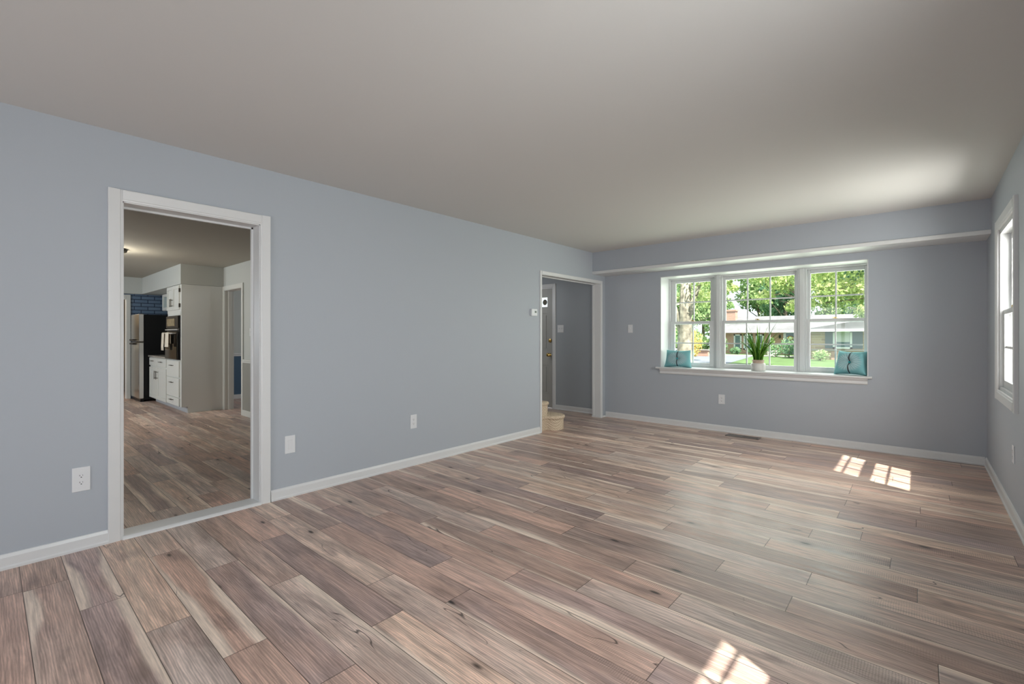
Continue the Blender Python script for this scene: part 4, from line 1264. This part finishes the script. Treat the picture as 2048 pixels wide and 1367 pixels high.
for a in ((1, -29, 76, 14, 5.6, D_, 'dark green tree far left behind the old trunk', 4500), (2, -20.5, 70, 13, 4.6, G_, 'mid green tree left of the brick chimney', 4200),
          (3, -15.2, 79, 12.5, 4.4, G_, 'green tree directly behind the brick chimney', 4200), (4, -10.2, 72, 12.5, 4.2, D_, 'dark green tree behind the middle of the house roof', 4600),
          (5, -5.2, 80, 14, 4.6, G_, 'green tree behind the front door end of the roof', 4600), (6, -1.0, 71, 13, 4.3, D_, 'dark green tree behind the stone wing of the house', 4600),
          (7, 5.2, 78, 14, 5.0, G_, 'green tree right of the house roof', 3500), (8, 12.5, 68, 13, 5.0, D_, 'dark tree beyond the right end of the house', 2500),
          (9, -36, 66, 13, 5.6, G_, 'green tree at the far left edge of the left window', 3000),
          (10, -18.6, 59, 8.0, 3.6, G_, 'bushy green tree at the left end of the brick house', 4200)):
    tree(*a[:7], n=a[7], size=0.30, base=0.12, nb=13)

def bough_tree(x, y, h, m, label, blobs, n, size, tr=0.16, group='maples in the front yards'):
    """a tree whose crown spreads to one side"""
    rnd = random.Random(int(x * 10) + 50)
    t = thing('tree', (x, y, GZ), label, 'tree', group)
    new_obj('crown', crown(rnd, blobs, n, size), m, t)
    bm = bmesh.new()
    tube(bm, [(x, y, GZ - 0.1), (x + 0.1, y, GZ + h * 0.35), (x, y + 0.1, GZ + h * 0.7), (x, y, GZ + h)], [tr, tr * 0.8, tr * 0.5, 0.02], 10)
    for (bx_, by_, bz_, br_) in blobs:
        z0 = min(bz_ - 0.2, GZ + h * 0.6)
        mid = ((x + bx_) / 2, (y + by_) / 2, (z0 + bz_) / 2 + 0.3)
        tube(bm, [(x, y, z0), mid, (bx_, by_, bz_), (bx_ + (bx_ - x) * 0.25, by_, bz_ + br_ * 0.5)], [tr * 0.4, tr * 0.25, tr * 0.12, 0.012], 6)
    new_obj('trunk', bm, M['bark_dark'], t)
    return t
bough_tree(3.9, 28.0, 7.5, Y_, 'sunlit yellow-green maple filling the right window above the stone wing',
           [(0.0, 28, 3.5, 1.15), (1.3, 28.5, 3.3, 1.2), (2.5, 28, 3.2, 1.2), (-0.7, 27.6, 4.8, 1.2), (0.8, 28, 5.0, 1.3), (2.2, 28.2, 5.2, 1.3), (3.6, 28, 4.6, 1.5), (-0.9, 28.4, 2.85, 0.55), (1.6, 27.5, 2.4, 0.45), (3.9, 28, 6.5, 1.6)], 7500, 0.105)
bough_tree(-1.95, 33.0, 7.2, Y_, 'yellow-green maple with bare twigs at the right side of the middle window',
           [(-2.9, 33, 4.6, 1.0), (-4.1, 33, 5.2, 0.9), (-2.6, 33.2, 5.9, 1.1), (-3.8, 32.8, 3.7, 0.6), (-2.3, 33, 3.1, 0.5), (-1.2, 33, 5.6, 1.2)], 3400, 0.11)
bough_tree(-7.35, 36.0, 7.6, Y_, 'slim yellow-green tree near the chimney at the left side of the middle window',
           [(-7.2, 36, 5.6, 0.8), (-6.7, 36, 4.7, 0.5), (-7.4, 36.2, 6.6, 0.9), (-6.1, 36, 6.1, 0.6)], 1300, 0.11, 0.09)
# big old trunk seen through the left unit
ot = thing('old_tree', (-4.85, 22.0, GZ), 'huge pale grey tree trunk with ridged bark in the left window', 'tree')
M['oldbark'] = mat('pale_ridged_bark', (0.30, 0.27, 0.215), 0.95, var=0.65, vscale=3.5, bump=1.0, bscale=9)
bm = bmesh.new()
ox, oy = -4.85, 22.0
tube(bm, [(ox, oy, GZ - 0.2), (ox, oy, GZ + 0.5), (ox + .03, oy, GZ + 1.6), (ox + 0.06, oy, GZ + 2.6), (ox + .1, oy, GZ + 5.5)], [0.52, 0.36, 0.30, 0.29, 0.2], 36)
tube(bm, [(ox + .02, oy, GZ + 2.0), (ox - 0.32, oy - .1, GZ + 3.0), (ox - 0.9, oy - .2, GZ + 4.6)], [0.22, 0.15, 0.08], 14)
tube(bm, [(ox + .04, oy, GZ + 2.3), (ox + 0.36, oy, GZ + 3.4), (ox + 0.9, oy, GZ + 4.8)], [0.17, 0.12, 0.06], 14)
for q in bm.verts:
    a = math.atan2(q.co.y - oy, q.co.x - ox)
    k = 1 + 0.07 * sin(a * 9 + q.co.z * 0.8)
    q.co.x = ox + (q.co.x - ox) * k; q.co.y = oy + (q.co.y - oy) * k
new_obj('trunk', bm, M['oldbark'], ot, smooth=True, auto=180)
rnd = random.Random(77)
blobs = [(ox - 0.7, oy, 3.0, 0.5), (ox + 0.85, oy + .3, 3.0, 0.6), (ox, oy + 0.6, 4.3, 1.2), (ox - 1, oy, 4.2, 0.9), (ox + 1.2, oy, 4.0, 0.8)]
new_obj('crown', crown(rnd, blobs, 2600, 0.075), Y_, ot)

def shrub(seed, x, y, w, h, m, label, n=500, size=0.09, group='shrubs along the house front', stretch=1.0):
    rnd = random.Random(seed)
    t = thing('shrub', (x, y, GZ), label, 'shrub', group)
    blobs = [(x, y, GZ + h * 0.5, max(w, h) * 0.5)]
    bm = crown(rnd, blobs, n, size, zsq=1.0)
    for q in bm.verts:
        q.co.x = x + (q.co.x - x) * w / max(w, h)
        q.co.z = max(GZ, GZ + h * 0.5 + (q.co.z - GZ - h * 0.5) * h / max(w, h))
    new_obj('foliage', bm, m, t)
    b2 = bmesh.new(); tube(b2, [(x, y, GZ), (x, y, GZ + h * 0.6)], [0.05, 0.02], 6)
    new_obj('stem', b2, M['bark_dark'], t)
    return t
shrub(1, -6.7, 49.5, 2.0, 1.3, D_, 'rounded dark shrub near the front door of the house')
shrub(2, -5.3, 48.0, 1.6, 1.9, D_, 'taller loose shrub right of the front door')
shrub(3, -7.9, 48.6, 1.2, 0.7, D_, 'low dark shrub beside the front walk')
shrub(4, -2.3, 43.5, 1.3, 0.9, G_, 'small round green shrub below the stone wall', n=350)
shrub(5, -11.4, 53.5, 1.2, 0.8, D_, 'low shrub under the pair of narrow windows')
shrub(6, -12.6, 53.6, 0.8, 1.9, D_, 'tall climbing shrub at the left corner of the brick wall')
shrub(7, -9.6, 53.5, 1.2, 0.7, D_, 'low shrub under the third narrow window')
shrub(8, -12.6, 44.2, 1.9, 2.6, M['leaf_gold'], 'golden orange shrub by the street in the left window', n=900, size=0.10)
shrub(9, -14.2, 47.5, 2.2, 3.6, D_, 'dark green bush behind the golden shrub', n=700, size=0.14)
shrub(10, -17.5, 50.0, 3.0, 4.6, G_, 'tall green bush left of the driveway', n=900, size=0.16)
shrub(11, -21.5, 52.0, 3.6, 5.0, D_, 'broad dark bush behind the old tree trunk', n=900, size=0.18)
# planter with a clipped climbing plant
pb_ = thing('tall_planter', (-7.8, 53.4, GZ), 'white box planter with narrow green topiary against the brick wall', 'planter')
new_obj('box', B((-8.2, -7.4, 53.1, 53.8, GZ + 0.01, -0.26)), M['planter'], pb_, bevel=0.02)
rnd = random.Random(8)
bm = crown(rnd, [(-7.85, 53.4, 0.25, 0.28), (-7.8, 53.4, 0.62, 0.26), (-7.85, 53.4, 0.95, 0.20), (-7.8, 53.4, -0.10, 0.2)], 700, 0.06)
new_obj('foliage', bm, G_, pb_)
# mailbox post by the driveway
mb = thing('mailbox', (-12.9, 41.0, GZ), 'grey mailbox on a white post at the edge of the street', 'mailbox')
new_obj('post', B((-13.10, -13.00, 40.95, 41.05, GZ, 0.35), (-13.1, -12.3, 40.95, 41.05, 0.02, 0.12)), M['planter'], mb)
new_obj('box', B((-12.95, -12.45, 40.8, 41.2, -0.45, 0.0)), M['shutter'], mb, bevel=0.05)
# pale fence low wall behind shrubs at left
fc = thing('brick_pier', (-12.35, 46.0, GZ), 'pinkish brick pier with pale cap beside the driveway', 'pier')
new_obj('pier_body', B((-12.9, -11.7, 45.8, 46.2, GZ, -0.15)), M['brick'], fc)
new_obj('pier_cap', B((-13.0, -11.6, 45.7, 46.3, -0.15, -0.05)), M['concrete'], fc)
# neighbour's pale siding and hedge glimpsed through the right-hand window
ns = thing('side_neighbour_wall', (9.5, 20, GZ), 'bright white clapboard house side seen through the right window', 'house')
bm = bmesh.new()
for k in range(26):
    z = GZ + k * 0.18
    prism(bm, [(9.0, z), (8.97, z), (9.0, z + 0.18)], 'y', 12, 34)
bx(bm, 9.0, 12, 12, 34, GZ, GZ + 4.7)
new_obj('siding', bm, mat('white_clapboard', (0.85, 0.85, 0.83), 0.6), ns)
